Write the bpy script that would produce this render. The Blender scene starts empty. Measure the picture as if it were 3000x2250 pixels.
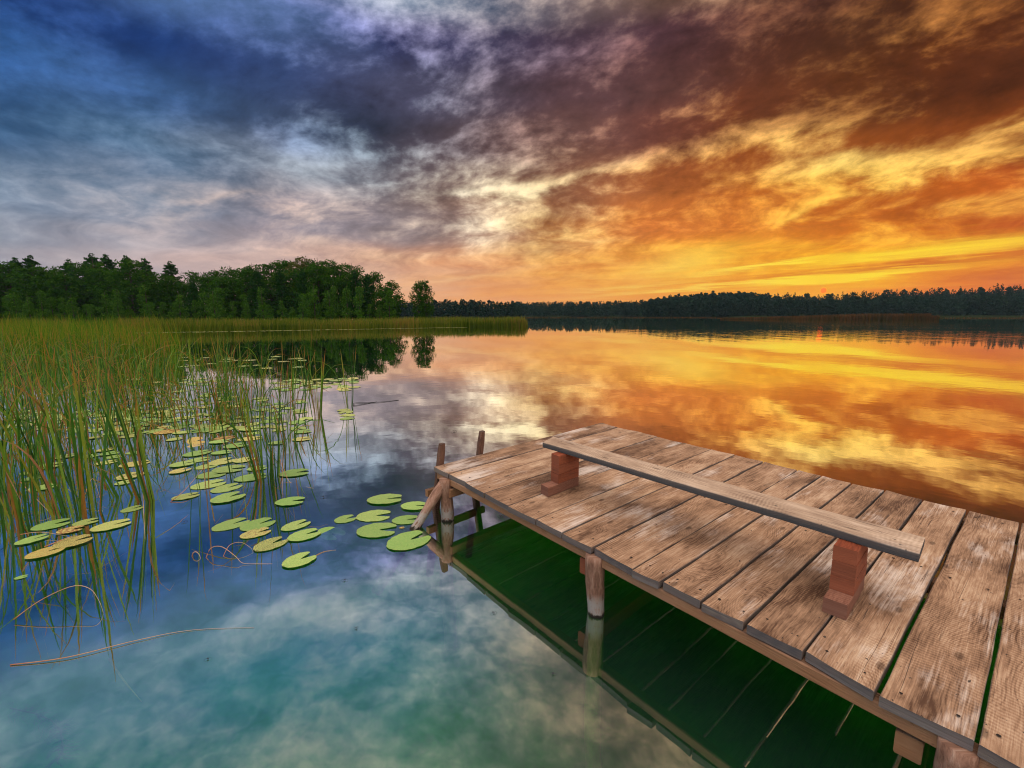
import bpy, math, random
import numpy as np
from mathutils import Vector, Matrix, noise as mnoise
R = math.radians
rnd = random.Random(7)
C = bpy.context.scene.collection
scene = bpy.context.scene

# ------------------------------------------------------------------ camera
CAM_H, FPX, PITCH = 2.0, 1375.0, math.atan((1125 - 922) / 1375.0)
cam = bpy.data.objects.new("camera", bpy.data.cameras.new("camera"))
C.objects.link(cam)
cam.data.sensor_width = 36
cam.data.lens = 36 * FPX / 3000
cam.data.clip_start, cam.data.clip_end = 0.05, 20000
cam.location = (0, 0, CAM_H)
cam.rotation_euler = (R(90) - PITCH, 0, 0)
scene.camera = cam
scene.view_settings.view_transform = 'Standard'
scene.view_settings.look = 'None'
scene.view_settings.exposure = 0.0
scene.view_settings.gamma = 1.0
scene.render.use_motion_blur = False
scene.cycles.max_bounces = 8
scene.cycles.caustics_reflective = False
scene.cycles.caustics_refractive = False
scene.cycles.transparent_max_bounces = 12
scene.cycles.sample_clamp_indirect = 8
scene.cycles.volume_bounces = 0
scene.cycles.filter_width = 1.1
scene.cycles.use_denoising = True


def at(px, py, z=0.0):
    """survey of the photograph: the point of the horizontal plane at height z"""
    u, v = (px - 1500) / FPX, (py - 1125) / FPX
    d = math.sin(PITCH) + v * math.cos(PITCH)
    w = math.cos(PITCH) - v * math.sin(PITCH)
    t = (CAM_H - z) / d
    return Vector((u * t, w * t, z))


def lin(c):
    return tuple((x / 255 / 12.92 if x / 255 <= .04045 else ((x / 255 + .055) / 1.055) ** 2.4) for x in c)


# ------------------------------------------------------------------ tagging helpers
def tag(o, label=None, cat=None, group=None, kind=None):
    for k, v in (('label', label), ('category', cat), ('group', group), ('kind', kind)):
        if v:
            o[k] = v
    return o


def link(name, me, mat=None, parent=None):
    o = bpy.data.objects.new(name, me)
    C.objects.link(o)
    if parent is not None:
        o.parent = parent
    if mat is not None and me is not None and not me.materials:
        me.materials.append(mat)
    return o


def empty(name, loc=(0, 0, 0), rz=0):
    o = bpy.data.objects.new(name, None)
    o.empty_display_size = .1
    C.objects.link(o)
    o.location = loc
    o.rotation_euler = (0, 0, rz)
    return o


class MB:
    """collects vertices, faces and point attributes, then builds one mesh"""
    def __init__(self):
        self.v, self.f, self.wc, self.eg = [], [], [], []

    def add(self, vs, fs, wc=None, eg=0.0):
        b = len(self.v)
        self.v += [tuple(p) for p in vs]
        self.f += [tuple(i + b for i in q) for q in fs]
        self.wc += [tuple(w) for w in (wc or [(0, 0, 0)] * len(vs))]
        self.eg += ([eg] * len(vs)) if not isinstance(eg, (list, tuple)) else list(eg)

    def mesh(self, name, smooth=False):
        me = bpy.data.meshes.new(name)
        me.from_pydata(self.v, [], self.f)
        a = me.attributes.new('wc', 'FLOAT_VECTOR', 'POINT')
        a.data.foreach_set('vector', np.array(self.wc, np.float32).ravel())
        e = me.attributes.new('eg', 'FLOAT', 'POINT')
        e.data.foreach_set('value', np.array(self.eg, np.float32))
        if smooth:
            me.polygons.foreach_set('use_smooth', [True] * len(me.polygons))
        me.update()
        return me

    def obj(self, name, mat, parent=None, smooth=False):
        return link(name, self.mesh(name, smooth), mat, parent)


def quad_mesh(name, V, tint, n_per=4, uvw=None):
    """fast mesh of loose quads: V (n*4,3), tint per quad"""
    n = len(V) // n_per
    me = bpy.data.meshes.new(name)
    me.vertices.add(len(V))
    me.vertices.foreach_set('co', np.asarray(V, np.float32).ravel())
    me.loops.add(len(V))
    me.loops.foreach_set('vertex_index', np.arange(len(V), dtype=np.int32))
    me.polygons.add(n)
    me.polygons.foreach_set('loop_start', np.arange(0, len(V), n_per, dtype=np.int32))
    a = me.attributes.new('tint', 'FLOAT', 'FACE')
    a.data.foreach_set('value', np.asarray(tint, np.float32))
    me.update(calc_edges=True)
    return me


# ------------------------------------------------------------------ node helper
class NT:
    def __init__(self, tree):
        self.t = tree
        tree.nodes.clear()

    def n(self, typ, **kw):
        nd = self.t.nodes.new(typ)
        for k, v in kw.items():
            setattr(nd, k, v)
        return nd

    def set(self, sock, v):
        if isinstance(v, bpy.types.NodeSocket):
            self.t.links.new(v, sock)
        elif v is not None:
            if sock.type == 'RGBA' and len(v) == 3:
                v = (*v, 1)
            sock.default_value = v

    def m(self, op, a, b=None, c=None, clamp=False):
        nd = self.n('ShaderNodeMath', operation=op, use_clamp=clamp)
        for i, x in enumerate((a, b, c)):
            if x is not None:
                self.set(nd.inputs[i], x)
        return nd.outputs[0]

    def vm(self, op, a, b=None, s=None):
        nd = self.n('ShaderNodeVectorMath', operation=op)
        self.set(nd.inputs[0], a)
        if b is not None:
            self.set(nd.inputs[1], b)
        if s is not None:
            self.set(nd.inputs['Scale'], s)
        return nd.outputs['Value'] if op in ('DOT_PRODUCT', 'LENGTH', 'DISTANCE') else nd.outputs[0]

    def xyz(self, x, y, z=0.0):
        nd = self.n('ShaderNodeCombineXYZ')
        for i, q in enumerate((x, y, z)):
            self.set(nd.inputs[i], q)
        return nd.outputs[0]

    def sep(self, v):
        nd = self.n('ShaderNodeSeparateXYZ')
        self.set(nd.inputs[0], v)
        return nd.outputs

    def noise(self, vec, scale=1.0, detail=2.0, rough=.5, dist=0.0, lac=2.0, dim='3D'):
        nd = self.n('ShaderNodeTexNoise', noise_dimensions=dim)
        self.set(nd.inputs['Vector'], vec)
        for k, v in (('Scale', scale), ('Detail', detail), ('Roughness', rough), ('Distortion', dist), ('Lacunarity', lac)):
            self.set(nd.inputs[k], v)
        return nd.outputs['Fac']

    def mix(self, f, a, b, blend='MIX'):
        nd = self.n('ShaderNodeMix', data_type='RGBA', blend_type=blend)
        self.set(nd.inputs[0], f)
        self.set(nd.inputs[6], a)
        self.set(nd.inputs[7], b)
        return nd.outputs[2]

    def ramp(self, f, stops, interp='LINEAR'):
        nd = self.n('ShaderNodeValToRGB')
        cr = nd.color_ramp
        cr.interpolation = interp
        while len(cr.elements) < len(stops):
            cr.elements.new(0.5)
        for e, (p, col) in zip(cr.elements, sorted(stops, key=lambda s: s[0])):
            e.position = p
            e.color = (*col[:3], 1) if hasattr(col, '__len__') else (col, col, col, 1)
        self.set(nd.inputs[0], f)
        return nd.outputs[0]

    def step(self, x, lo, hi):
        nd = self.n('ShaderNodeMapRange', interpolation_type='SMOOTHSTEP')
        self.set(nd.inputs[0], x)
        self.set(nd.inputs[1], lo)
        self.set(nd.inputs[2], hi)
        return nd.outputs[0]

    def attr(self, name):
        return self.n('ShaderNodeAttribute', attribute_name=name)


def material(name):
    m = bpy.data.materials.new(name)
    m.use_nodes = True
    t = NT(m.node_tree)
    out = t.n('ShaderNodeOutputMaterial')
    return m, t, out


def finish(t, out, col, rough=.8, bump=None, bstr=.3, bdist=.01, spec=.3):
    p = t.n('ShaderNodeBsdfPrincipled')
    t.set(p.inputs['Base Color'], col)
    t.set(p.inputs['Roughness'], rough)
    t.set(p.inputs['Specular IOR Level'], spec)
    if bump is not None:
        b = t.n('ShaderNodeBump')
        b.inputs['Strength'].default_value = bstr
        b.inputs['Distance'].default_value = bdist
        t.set(b.inputs['Height'], bump)
        t.t.links.new(b.outputs[0], p.inputs['Normal'])
    t.t.links.new(p.outputs[0], out.inputs[0])
    return p


# ------------------------------------------------------------------ sky
SUN_AZ, SUN_EL = 33.1, 2.4


def build_world():
    w = bpy.data.worlds.new("World")
    scene.world = w
    w.use_nodes = True
    t = NT(w.node_tree)
    out = t.n('ShaderNodeOutputWorld')
    bg = t.n('ShaderNodeBackground')
    bg2 = t.n('ShaderNodeBackground')
    tc = t.n('ShaderNodeTexCoord')
    d = t.vm('NORMALIZE', tc.outputs['Generated'])
    x, y, z = t.sep(d)
    zc = t.m('MAXIMUM', z, 0.0)
    az = t.m('DEGREES', t.m('ARCTAN2', x, y))
    el = t.m('DEGREES', t.m('ARCSINE', t.m('MINIMUM', zc, 1.0)))
    # cloud layer plane, perspective of a real layer overhead
    k = t.m('DIVIDE', 1.0, t.m('ADD', zc, 0.10))
    q = t.xyz(t.m('MULTIPLY', x, k), t.m('MULTIPLY', y, k), 0.0)
    ang = R(-58)
    along = t.vm('DOT_PRODUCT', q, (math.sin(ang), math.cos(ang), 0))
    across = t.vm('DOT_PRODUCT', q, (math.cos(ang), -math.sin(ang), 0))
    qa = t.xyz(t.m('MULTIPLY', along, .78), across, 0.0)
    # warp
    wn = t.n('ShaderNodeTexNoise')
    t.set(wn.inputs['Vector'], qa)
    t.set(wn.inputs['Scale'], 1.3)
    t.set(wn.inputs['Detail'], 2.0)
    warp = t.vm('SUBTRACT', wn.outputs['Color'], (.5, .5, .5))
    qw = t.vm('ADD', qa, t.vm('SCALE', warp, s=.55))
    big = t.noise(qw, 1.05, 5.0, .6)
    zt_ = t.m('SUBTRACT', t.m('MULTIPLY', z, 1.9), t.m('MULTIPLY', x, .22))
    dd = t.vm('ADD', t.xyz(x, y, zt_), t.vm('SCALE', warp, s=.10))
    fine = t.noise(dd, 7.0, 8.0, .60)
    ripple = t.noise(t.vm('ADD', dd, (3.3, 5.1, 0)), 27.0, 4.0, .60)
    # jittered angles so that hand-set features get cloud edges
    ws = t.sep(warp)
    fj = t.m('SUBTRACT', fine, .5)
    damp = t.m('ADD', .25, t.m('MULTIPLY', t.step(el, 2, 16), .75))
    azj = t.m('ADD', az, t.m('MULTIPLY', t.m('MULTIPLY', ws[0], 18.0), damp))
    elj = t.m('ADD', el, t.m('MULTIPLY', t.m('ADD', t.m('MULTIPLY', ws[1], 11.0), t.m('MULTIPLY', fj, 5.0)), damp))
    pos = t.xyz(azj, elj, 0.0)

    def blob(a0, e0, la, le, tilt, amp):
        dv = t.vm('SUBTRACT', pos, (a0, e0, 0))
        ca, sa = math.cos(R(tilt)), math.sin(R(tilt))
        u = t.vm('DOT_PRODUCT', dv, (ca / la, sa / la, 0))
        v = t.vm('DOT_PRODUCT', dv, (-sa / le, ca / le, 0))
        r2 = t.m('MULTIPLY_ADD', u, u, t.m('MULTIPLY', v, v))
        return t.m('MULTIPLY', t.m('POWER', 2.718, t.m('MULTIPLY', r2, -1.0)), amp)

    lights = [  # bright gaps and streaks: az, el, half length, half width, tilt, amount
        (-3.6, 13.6, 7, 1.0, 12, .26), (4.0, 15.2, 5, 1.1, 14, .40), (12, 17.3, 6, 1.2, 14, .40),
        (22.8, 18.2, 8, 1.5, 8, .44), (30.7, 18.4, 6, 2.0, 5, .34), (35, 13.0, 5, 2.4, -6, .58), (44, 12.9, 8, 1.0, 8, .5),
        (30.6, 9.8, 2.2, .55, 8, .5), (-30.5, 10.6, 6, .8, 18, .26), (-18.8, 19.6, 2.4, 3.6, -48, .34),
        (-13.5, 26.2, 4, 1.6, -22, .30), (-5.7, 13.0, 4, .9, 10, .12), (3.0, 7.8, 3, 1.3, 10, .2), (28, 25.5, 8, 1.3, -6, .24),
        (40, 22.5, 5, 1.2, 24, .22), (9, 27.0, 5, 1.2, -24, .14), (-39, 21.5, 4, 1.2, -24, .25), (-12, 6.5, 8, .7, 8, .18), (-6, 4.2, 6, .35, 8, .28),
    ]
    darks = [(-8.0, 20.5, 11, 3.6, -6, .30), (11, 22.5, 9, 2.8, 6, .30), (10, 15.0, 4, .9, 8, .1), (16.5, 13.4, 9, 2.0, 4, .34),
             (41, 10.9, 6.5, 1.25, 6, .5), (35.5, 17.6, 6, 2.0, 12, .38), (43, 18.5, 9, 2.4, 12, .34), (30, 21.5, 10, 2.0, 8, .22), (26, 8.6, 16, 2.0, 0, .28),
             (-27, 22, 13, 5, -16, .30), (3, 25, 7, 2.5, -25, .14)]
    acc = None
    for a in lights:
        b_ = blob(*a[:5], a[5] * .72)
        acc = b_ if acc is None else t.m('ADD', acc, b_)
    for a in darks:
        acc = t.m('SUBTRACT', acc, blob(*a[:5], a[5] * .6))
    tex = t.m('ADD', t.m('MULTIPLY', big, .62), t.m('ADD', t.m('MULTIPLY', fine, .66), t.m('MULTIPLY', ripple, .32)))
    contrast = t.m('MULTIPLY', t.step(el, 1, 11), t.m('MAXIMUM', t.step(el, 32, 40), t.m('MULTIPLY_ADD', t.step(az, -42, -8), .35, .65)))
    texc = t.m('MULTIPLY', t.m('SUBTRACT', tex, .80), t.m('MULTIPLY_ADD', contrast, 1.9, .5))
    mraw = t.m('ADD', t.m('ADD', texc, .24), acc)
    mraw = t.m('SUBTRACT', mraw, t.m('MULTIPLY', t.m('MULTIPLY', t.step(el, 13, 20), t.step(el, 34, 29)), t.m('MULTIPLY', t.step(az, -2, 14), .17)))
    M = t.step(mraw, -.02, .80)
    # colour grids over azimuth (columns) and elevation (rows)
    cols = [-180, -110, -50, -35, -25, -15, -5, 5, 15, 25, 33, 40, 47, 70, 120, 180]
    G = lambda *a: a

    def grid(rows, azs, els, top):
        ramps = []
        f = t.m('DIVIDE', t.m('ADD', azs, 180.0), 360.0)
        for e, row in rows:
            st = [((c_ + 180) / 360, lin(q_)) for c_, q_ in zip(cols, row)]
            ramps.append((e, t.ramp(f, st)))
        cur = ramps[0][1]
        for (e0, _), (e1, r1) in zip(ramps, ramps[1:]):
            cur = t.mix(t.step(els, e0, e1), cur, r1)
        return cur
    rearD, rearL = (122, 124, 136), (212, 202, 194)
    dark = [
        (0.0, [(120, 125, 140), (140, 135, 150), (150, 150, 165), (196, 165, 160), (222, 172, 150), (228, 165, 125), (236, 155, 95), (238, 148, 72), (240, 148, 58), (240, 150, 40), (246, 152, 24), (236, 112, 34), (205, 92, 48), (150, 70, 50), (120, 95, 105), (120, 125, 140)]),
        (5.0, [rearD, (140, 140, 155), (142, 150, 166), (186, 165, 165), (200, 168, 160), (214, 164, 140), (224, 150, 102), (228, 142, 70), (236, 148, 52), (238, 140, 36), (236, 132, 24), (232, 122, 26), (214, 98, 34), (150, 70, 45), rearD, rearD]),
        (10., [rearD, (110, 125, 150), (92, 120, 150), (118, 136, 158), (146, 142, 156), (152, 136, 138), (170, 130, 110), (184, 116, 68), (214, 120, 52), (208, 112, 38), (202, 106, 32), (194, 96, 26), (182, 82, 26), (120, 60, 40), rearD, rearD]),
        (15., [rearD, (85, 105, 140), (46, 86, 132), (70, 102, 134), (94, 106, 126), (108, 102, 110), (132, 104, 98), (146, 98, 74), (158, 86, 44), (164, 84, 34), (158, 82, 30), (146, 72, 24), (132, 62, 22), (90, 50, 40), rearD, rearD]),
        (20., [rearD, (70, 95, 135), (40, 80, 132), (54, 86, 130), (60, 78, 110), (50, 56, 76), (82, 68, 74), (100, 70, 66), (108, 62, 52), (112, 58, 34), (100, 52, 24), (88, 42, 18), (78, 38, 18), (70, 45, 40), rearD, rearD]),
        (23.5, [rearD, (55, 80, 130), (22, 56, 116), (30, 60, 118), (54, 74, 120), (74, 76, 104), (80, 72, 88), (86, 62, 68), (92, 58, 54), (92, 50, 36), (80, 44, 26), (72, 37, 20), (62, 33, 18), (60, 45, 45), rearD, rearD]),
        (28., [rearD, (96, 126, 160), (84, 116, 158), (88, 120, 162), (80, 108, 152), (46, 52, 102), (66, 62, 92), (76, 58, 74), (84, 54, 60), (82, 46, 40), (70, 40, 30), (62, 34, 22), (54, 30, 18), (60, 45, 45), rearD, rearD]),
        (31., [rearD, (100, 125, 155), (104, 140, 176), (108, 148, 184), (104, 146, 184), (98, 130, 164), (92, 106, 132), (110, 96, 102), (128, 96, 80), (126, 86, 60), (120, 80, 56), (112, 76, 56), (105, 76, 62), rearD, rearD, rearD]),
        (36., [rearD, (90, 110, 145), (80, 124, 168), (84, 142, 190), (80, 146, 196), (94, 152, 192), (116, 148, 174), (132, 130, 138), (120, 95, 85), (120, 84, 62), (115, 80, 60), (110, 76, 60), (105, 76, 62), rearD, rearD, rearD]),
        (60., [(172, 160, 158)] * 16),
    ]
    light = [
        (0.0, [(190, 185, 190), (190, 185, 190), (185, 180, 185), (226, 190, 172), (242, 195, 160), (244, 188, 138), (246, 180, 108), (246, 172, 84), (248, 176, 66), (250, 170, 46), (255, 190, 34), (248, 150, 40), (226, 112, 50), (180, 90, 60), (180, 150, 150), (190, 185, 190)]),
        (5.0, [rearL, rearL, (188, 188, 194), (216, 190, 182), (232, 196, 172), (240, 196, 156), (246, 196, 136), (250, 196, 104), (252, 206, 84), (252, 192, 56), (255, 216, 44), (252, 202, 52), (248, 186, 60), (200, 120, 70), rearL, rearL]),
        (10., [rearL, (180, 190, 205), (140, 165, 188), (196, 180, 176), (226, 196, 180), (220, 196, 176), (252, 232, 200), (250, 214, 140), (250, 190, 90), (246, 172, 64), (252, 198, 78), (252, 198, 84), (244, 178, 76), (200, 130, 80), rearL, rearL]),
        (15., [rearL, (160, 175, 200), (92, 130, 168), (116, 140, 166), (150, 160, 174), (180, 184, 186), (255, 240, 210), (255, 232, 180), (250, 190, 112), (250, 190, 94), (255, 216, 116), (255, 208, 110), (246, 184, 90), (200, 130, 90), rearL, rearL]),
        (20., [rearL, (120, 150, 195), (48, 96, 162), (74, 110, 168), (120, 142, 186), (170, 190, 204), (166, 156, 162), (196, 152, 134), (216, 152, 108), (230, 166, 98), (226, 158, 84), (206, 134, 66), (176, 104, 50), (190, 130, 100), rearL, rearL]),
        (27., [rearL, (120, 150, 200), (44, 84, 160), (80, 112, 180), (112, 130, 190), (158, 158, 204), (176, 164, 184), (146, 120, 132), (166, 114, 100), (176, 116, 84), (156, 96, 56), (140, 78, 38), (116, 62, 30), (170, 125, 110), rearL, rearL]),
        (31., [rearL, (200, 205, 215), (170, 182, 196), (180, 186, 198), (184, 186, 194), (186, 190, 200), (196, 186, 186), (200, 176, 160), (222, 184, 146), (226, 184, 136), (220, 176, 128), (210, 166, 120), (205, 160, 122), rearL, rearL, rearL]),
        (36., [rearL, (200, 205, 215), (176, 186, 198), (186, 190, 200), (190, 190, 196), (192, 200, 206), (206, 204, 198), (224, 196, 164), (238, 196, 146), (240, 196, 140), (236, 190, 136), (226, 180, 130), (215, 170, 130), rearL, rearL, rearL]),
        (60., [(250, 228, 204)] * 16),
    ]
    aj = t.m('ADD', az, t.m('MULTIPLY', ws[0], 14.0))
    ej = t.m('ADD', el, t.m('MULTIPLY', t.m('MULTIPLY', ws[1], 7.0), damp))
    D = grid(dark, aj, ej, None)
    L = grid(light, aj, ej, None)
    col = t.mix(M, D, L)
    # shading inside the cloud bodies
    shade = t.m('MULTIPLY_ADD', t.m('SUBTRACT', t.m('ADD', t.m('MULTIPLY', fine, .65), t.m('ADD', t.m('MULTIPLY', big, .15), t.m('MULTIPLY', ripple, .30))), .55), t.m('MULTIPLY', contrast, 3.0), 1.0)
    shade = t.m('MINIMUM', t.m('MAXIMUM', shade, .5), 1.5)
    col = t.vm('SCALE', col, s=shade)
    # long thin streaks low over the sunset
    low = t.xyz(t.m('MULTIPLY', az, .055), t.m('MULTIPLY', t.m('SUBTRACT', el, t.m('MULTIPLY', az, .03)), 1.25), 3.0)
    ln = t.noise(low, 2.2, 6.0, .64, .35)
    def streak(a0, e0, la, le, tilt):
        dv = t.vm('SUBTRACT', t.xyz(t.m('ADD', az, t.m('MULTIPLY', ws[0], 6.0)), t.m('ADD', el, t.m('MULTIPLY', t.m('SUBTRACT', ln, .5), 1.6)), 0.0), (a0, e0, 0))
        ca, sa = math.cos(R(tilt)), math.sin(R(tilt))
        u = t.vm('DOT_PRODUCT', dv, (ca / la, sa / la, 0))
        v = t.vm('DOT_PRODUCT', dv, (-sa / le, ca / le, 0))
        r2 = t.m('MULTIPLY_ADD', u, u, t.m('MULTIPLY', v, v))
        return t.m('POWER', 2.718, t.m('MULTIPLY', r2, -1.0))
    s1 = t.m('ADD', streak(42, 5.7, 12, .55, 3), t.m('MULTIPLY', streak(27, 5.0, 6, .22, 6), .9))
    s2 = t.m('ADD', t.m('MULTIPLY', streak(34, 3.55, 6, .24, 4), 1.35), t.m('MULTIPLY', streak(26, 3.3, 16, .20, 4), .8))
    glow = t.m('MULTIPLY', streak(20.5, 6.0, 6, 1.3, 10), .6)
    s3 = t.m('MULTIPLY', streak(14, 3.2, 7, .18, 4), .5)
    bands = t.m('MULTIPLY', t.m('MULTIPLY', t.step(ln, .48, .66), t.step(el, 1.2, 3.0)), t.m('SUBTRACT', 1.0, t.step(el, 6.0, 9.0)))
    bands = t.m('MULTIPLY', bands, t.m('MULTIPLY', t.step(az, -20, 20), .13))
    tot = t.m('MINIMUM', t.m('ADD', t.m('ADD', s1, s2), t.m('ADD', t.m('ADD', glow, s3), bands)), 1.0)
    sc_ = t.ramp(t.m('DIVIDE', t.m('ADD', az, 30.0), 90.0), [(0, lin((240, 205, 180))), (.4, lin((250, 205, 110))), (.7, lin((255, 222, 50))), (1, lin((252, 190, 60)))])
    col = t.mix(tot, col, sc_)
    # reddish bands between the streaks
    rb = t.m('ADD', streak(44, 4.75, 9, .22, 3), t.m('MULTIPLY', streak(36, 4.35, 14, .22, 3), .7))
    rb = t.m('ADD', rb, t.m('MULTIPLY', streak(46, 1.4, 14, .5, 3), .8))
    col = t.mix(t.m('MULTIPLY', t.m('MINIMUM', rb, 1.0), .6), col, lin((205, 95, 30)))
    # glow round the sun and the red disc
    sdir = (math.sin(R(SUN_AZ)) * math.cos(R(SUN_EL)), math.cos(R(SUN_AZ)) * math.cos(R(SUN_EL)), math.sin(R(SUN_EL)))
    dt = t.vm('DOT_PRODUCT', d, sdir)
    halo = t.m('POWER', t.m('MAXIMUM', dt, 0.0), 900.0)
    col = t.mix(t.m('MULTIPLY', halo, .35), col, (1.0, .46, .03))
    disc = t.step(dt, math.cos(R(.27)), math.cos(R(.20)))
    col = t.mix(disc, col, (3.2, .22, .02))
    # boost added to the unseen sky overhead and behind, to light the deck
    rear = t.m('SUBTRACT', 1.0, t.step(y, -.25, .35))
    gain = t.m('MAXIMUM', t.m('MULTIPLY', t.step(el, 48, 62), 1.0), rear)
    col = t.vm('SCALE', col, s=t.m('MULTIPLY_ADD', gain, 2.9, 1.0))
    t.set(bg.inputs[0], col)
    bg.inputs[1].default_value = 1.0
    sky = t.n('ShaderNodeTexSky', sky_type='NISHITA')
    sky.sun_disc = False
    sky.sun_elevation = R(SUN_EL)
    sky.sun_rotation = R(SUN_AZ)
    sky.air_density, sky.dust_density = 1.0, 1.5
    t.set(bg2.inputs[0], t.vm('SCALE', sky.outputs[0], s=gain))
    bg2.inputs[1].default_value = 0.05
    add = t.n('ShaderNodeAddShader')
    t.t.links.new(bg.outputs[0], add.inputs[0])
    t.t.links.new(bg2.outputs[0], add.inputs[1])
    t.t.links.new(add.outputs[0], out.inputs[0])
    w.cycles.sampling_method = 'MANUAL'
    w.cycles.sample_map_resolution = 1024


build_world()
sun = bpy.data.objects.new("sun", bpy.data.lights.new("sun", 'SUN'))
C.objects.link(sun)
sun.data.energy = 2.0
sun.data.angle = R(.53)
sun.data.color = (1.0, .34, .08)
LAMP_EL = 1.6
sun.rotation_euler = Vector((-math.sin(R(SUN_AZ)) * math.cos(R(LAMP_EL)), -math.cos(R(SUN_AZ)) * math.cos(R(LAMP_EL)), -math.sin(R(LAMP_EL)))).to_track_quat('-Z', 'Y').to_euler()

#@@PART2
# ------------------------------------------------------------------ materials
def wood_material(name, dark, mid, pale, white=(.50, .46, .42), white_amt=.5, edge=(.085, .085, .085), rough=.78, edge_amt=.75):
    m, t, out = material(name)
    wc = t.attr('wc').outputs['Vector']
    eg = t.attr('eg').outputs['Fac']
    u, v, i = t.sep(wc)
    P = t.xyz(t.m('MULTIPLY_ADD', i, 3.71, u), t.m('MULTIPLY_ADD', i, 1.37, v), t.m('MULTIPLY', i, 5.0))
    low = t.noise(t.vm('MULTIPLY', P, (.9, 3.4, 1)), 1.0, 3.0, .55)
    vo = t.n('ShaderNodeTexVoronoi', voronoi_dimensions='2D', feature='F1')
    t.set(vo.inputs['Vector'], t.vm('MULTIPLY', P, (1.25, 2.6, 1)))
    vo.inputs['Scale'].default_value = 1.0
    vo.inputs['Randomness'].default_value = 1.0
    kd = vo.outputs['Distance']
    kn = t.m('POWER', 2.718, t.m('MULTIPLY', t.m('MULTIPLY', kd, kd), -26.0))
    phase = t.m('ADD', t.m('MULTIPLY', v, 46.0), t.m('ADD', t.m('MULTIPLY', low, 17.0), t.m('MULTIPLY', kn, 5.0)))
    ring = t.m('MULTIPLY_ADD', t.m('SINE', t.m('MULTIPLY', phase, 7.5)), .5, .5)
    ring = t.m('POWER', ring, 2.2)
    fib = t.noise(t.vm('MULTIPLY', P, (7, 190, 1)), 1.0, 3.0, .65)
    fib2 = t.noise(t.vm('MULTIPLY', P, (2.4, 62, 1)), 1.0, 5.0, .72)
    saw = t.m('SINE', t.m('ADD', t.m('MULTIPLY', u, 300.0), t.m('MULTIPLY', low, 30.0)))
    sawm = t.step(t.noise(t.vm('MULTIPLY', P, (2.0, 3.0, 1)), 1.0, 1.0), .45, .6)
    blot = t.noise(t.vm('MULTIPLY', P, (2.3, 5.5, 1)), 1.0, 6.0, .68)
    blot2 = t.noise(t.vm('ADD', t.vm('MULTIPLY', P, (1.1, 2.6, 1)), (9, 4, 2)), 1.0, 5.0, .62)
    wn = t.n('ShaderNodeTexWhiteNoise', noise_dimensions='1D')
    t.set(wn.inputs['W'], i)
    hue = wn.outputs['Value']
    f = t.m('ADD', t.m('MULTIPLY', fib, .40), t.m('ADD', t.m('MULTIPLY', fib2, .60), t.m('MULTIPLY', blot, 1.15)))
    f = t.m('ADD', t.m('SUBTRACT', f, .765), t.m('MULTIPLY', t.m('SUBTRACT', hue, .5), .22))
    rmask = t.step(t.noise(t.vm('ADD', t.vm('MULTIPLY', P, (1.4, 3.0, 1)), (5, 8, 1)), 1.0, 2.0, .5), .42, .62)
    f = t.m('SUBTRACT', f, t.m('MULTIPLY', t.m('MULTIPLY', ring, t.m('MULTIPLY_ADD', rmask, .85, .15)), .12))
    f = t.m('ADD', f, t.m('MULTIPLY', t.m('MULTIPLY', saw, sawm), .06))
    col = t.ramp(f, [(.05, dark), (.36, mid), (.68, pale)])
    wm = t.m('MULTIPLY', t.step(t.m('ADD', blot2, t.m('MULTIPLY', t.m('SUBTRACT', fib2, .5), .35)), .53, .72), white_amt)
    col = t.mix(wm, col, white)
    # knots and dark spots
    kc = t.m('MULTIPLY', t.step(kd, .055, .025), t.step(hue, .3, .5))
    col = t.mix(t.m('MULTIPLY', kc, .6), col, tuple(x * .45 for x in dark))
    sp = t.noise(t.vm('MULTIPLY', P, (30, 42, 1)), 1.0, 2.0, .5)
    col = t.mix(t.m('MULTIPLY', t.step(sp, .69, .74), .85), col, (.02, .016, .014))
    crack = t.step(t.m('ABSOLUTE', t.m('SUBTRACT', t.noise(t.vm('MULTIPLY', P, (.22, 24, 1)), 1.0, 2.0, .4), .5)), .007, .002)
    crack = t.m('MULTIPLY', crack, t.step(t.noise(t.vm('ADD', t.vm('MULTIPLY', P, (1.3, 3, 1)), (3, 1, 7)), 1.0, 1.0), .5, .6))
    col = t.mix(t.m('MULTIPLY', crack, .7), col, (.03, .02, .016))
    # weathered grey end grain and sides
    egn = t.m('MULTIPLY', eg, t.m('MULTIPLY_ADD', fib2, .5, edge_amt - .25))
    col = t.mix(egn, col, edge)
    h = t.m('ADD', t.m('MULTIPLY', fib, .5), t.m('SUBTRACT', t.m('MULTIPLY', fib2, .5), t.m('ADD', t.m('MULTIPLY', ring, .22), t.m('MULTIPLY', crack, 1.2))))
    h = t.m('ADD', h, t.m('MULTIPLY', t.m('MULTIPLY', saw, sawm), .06))
    finish(t, out, col, rough, h, .55, .006, .25)
    return m


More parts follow.
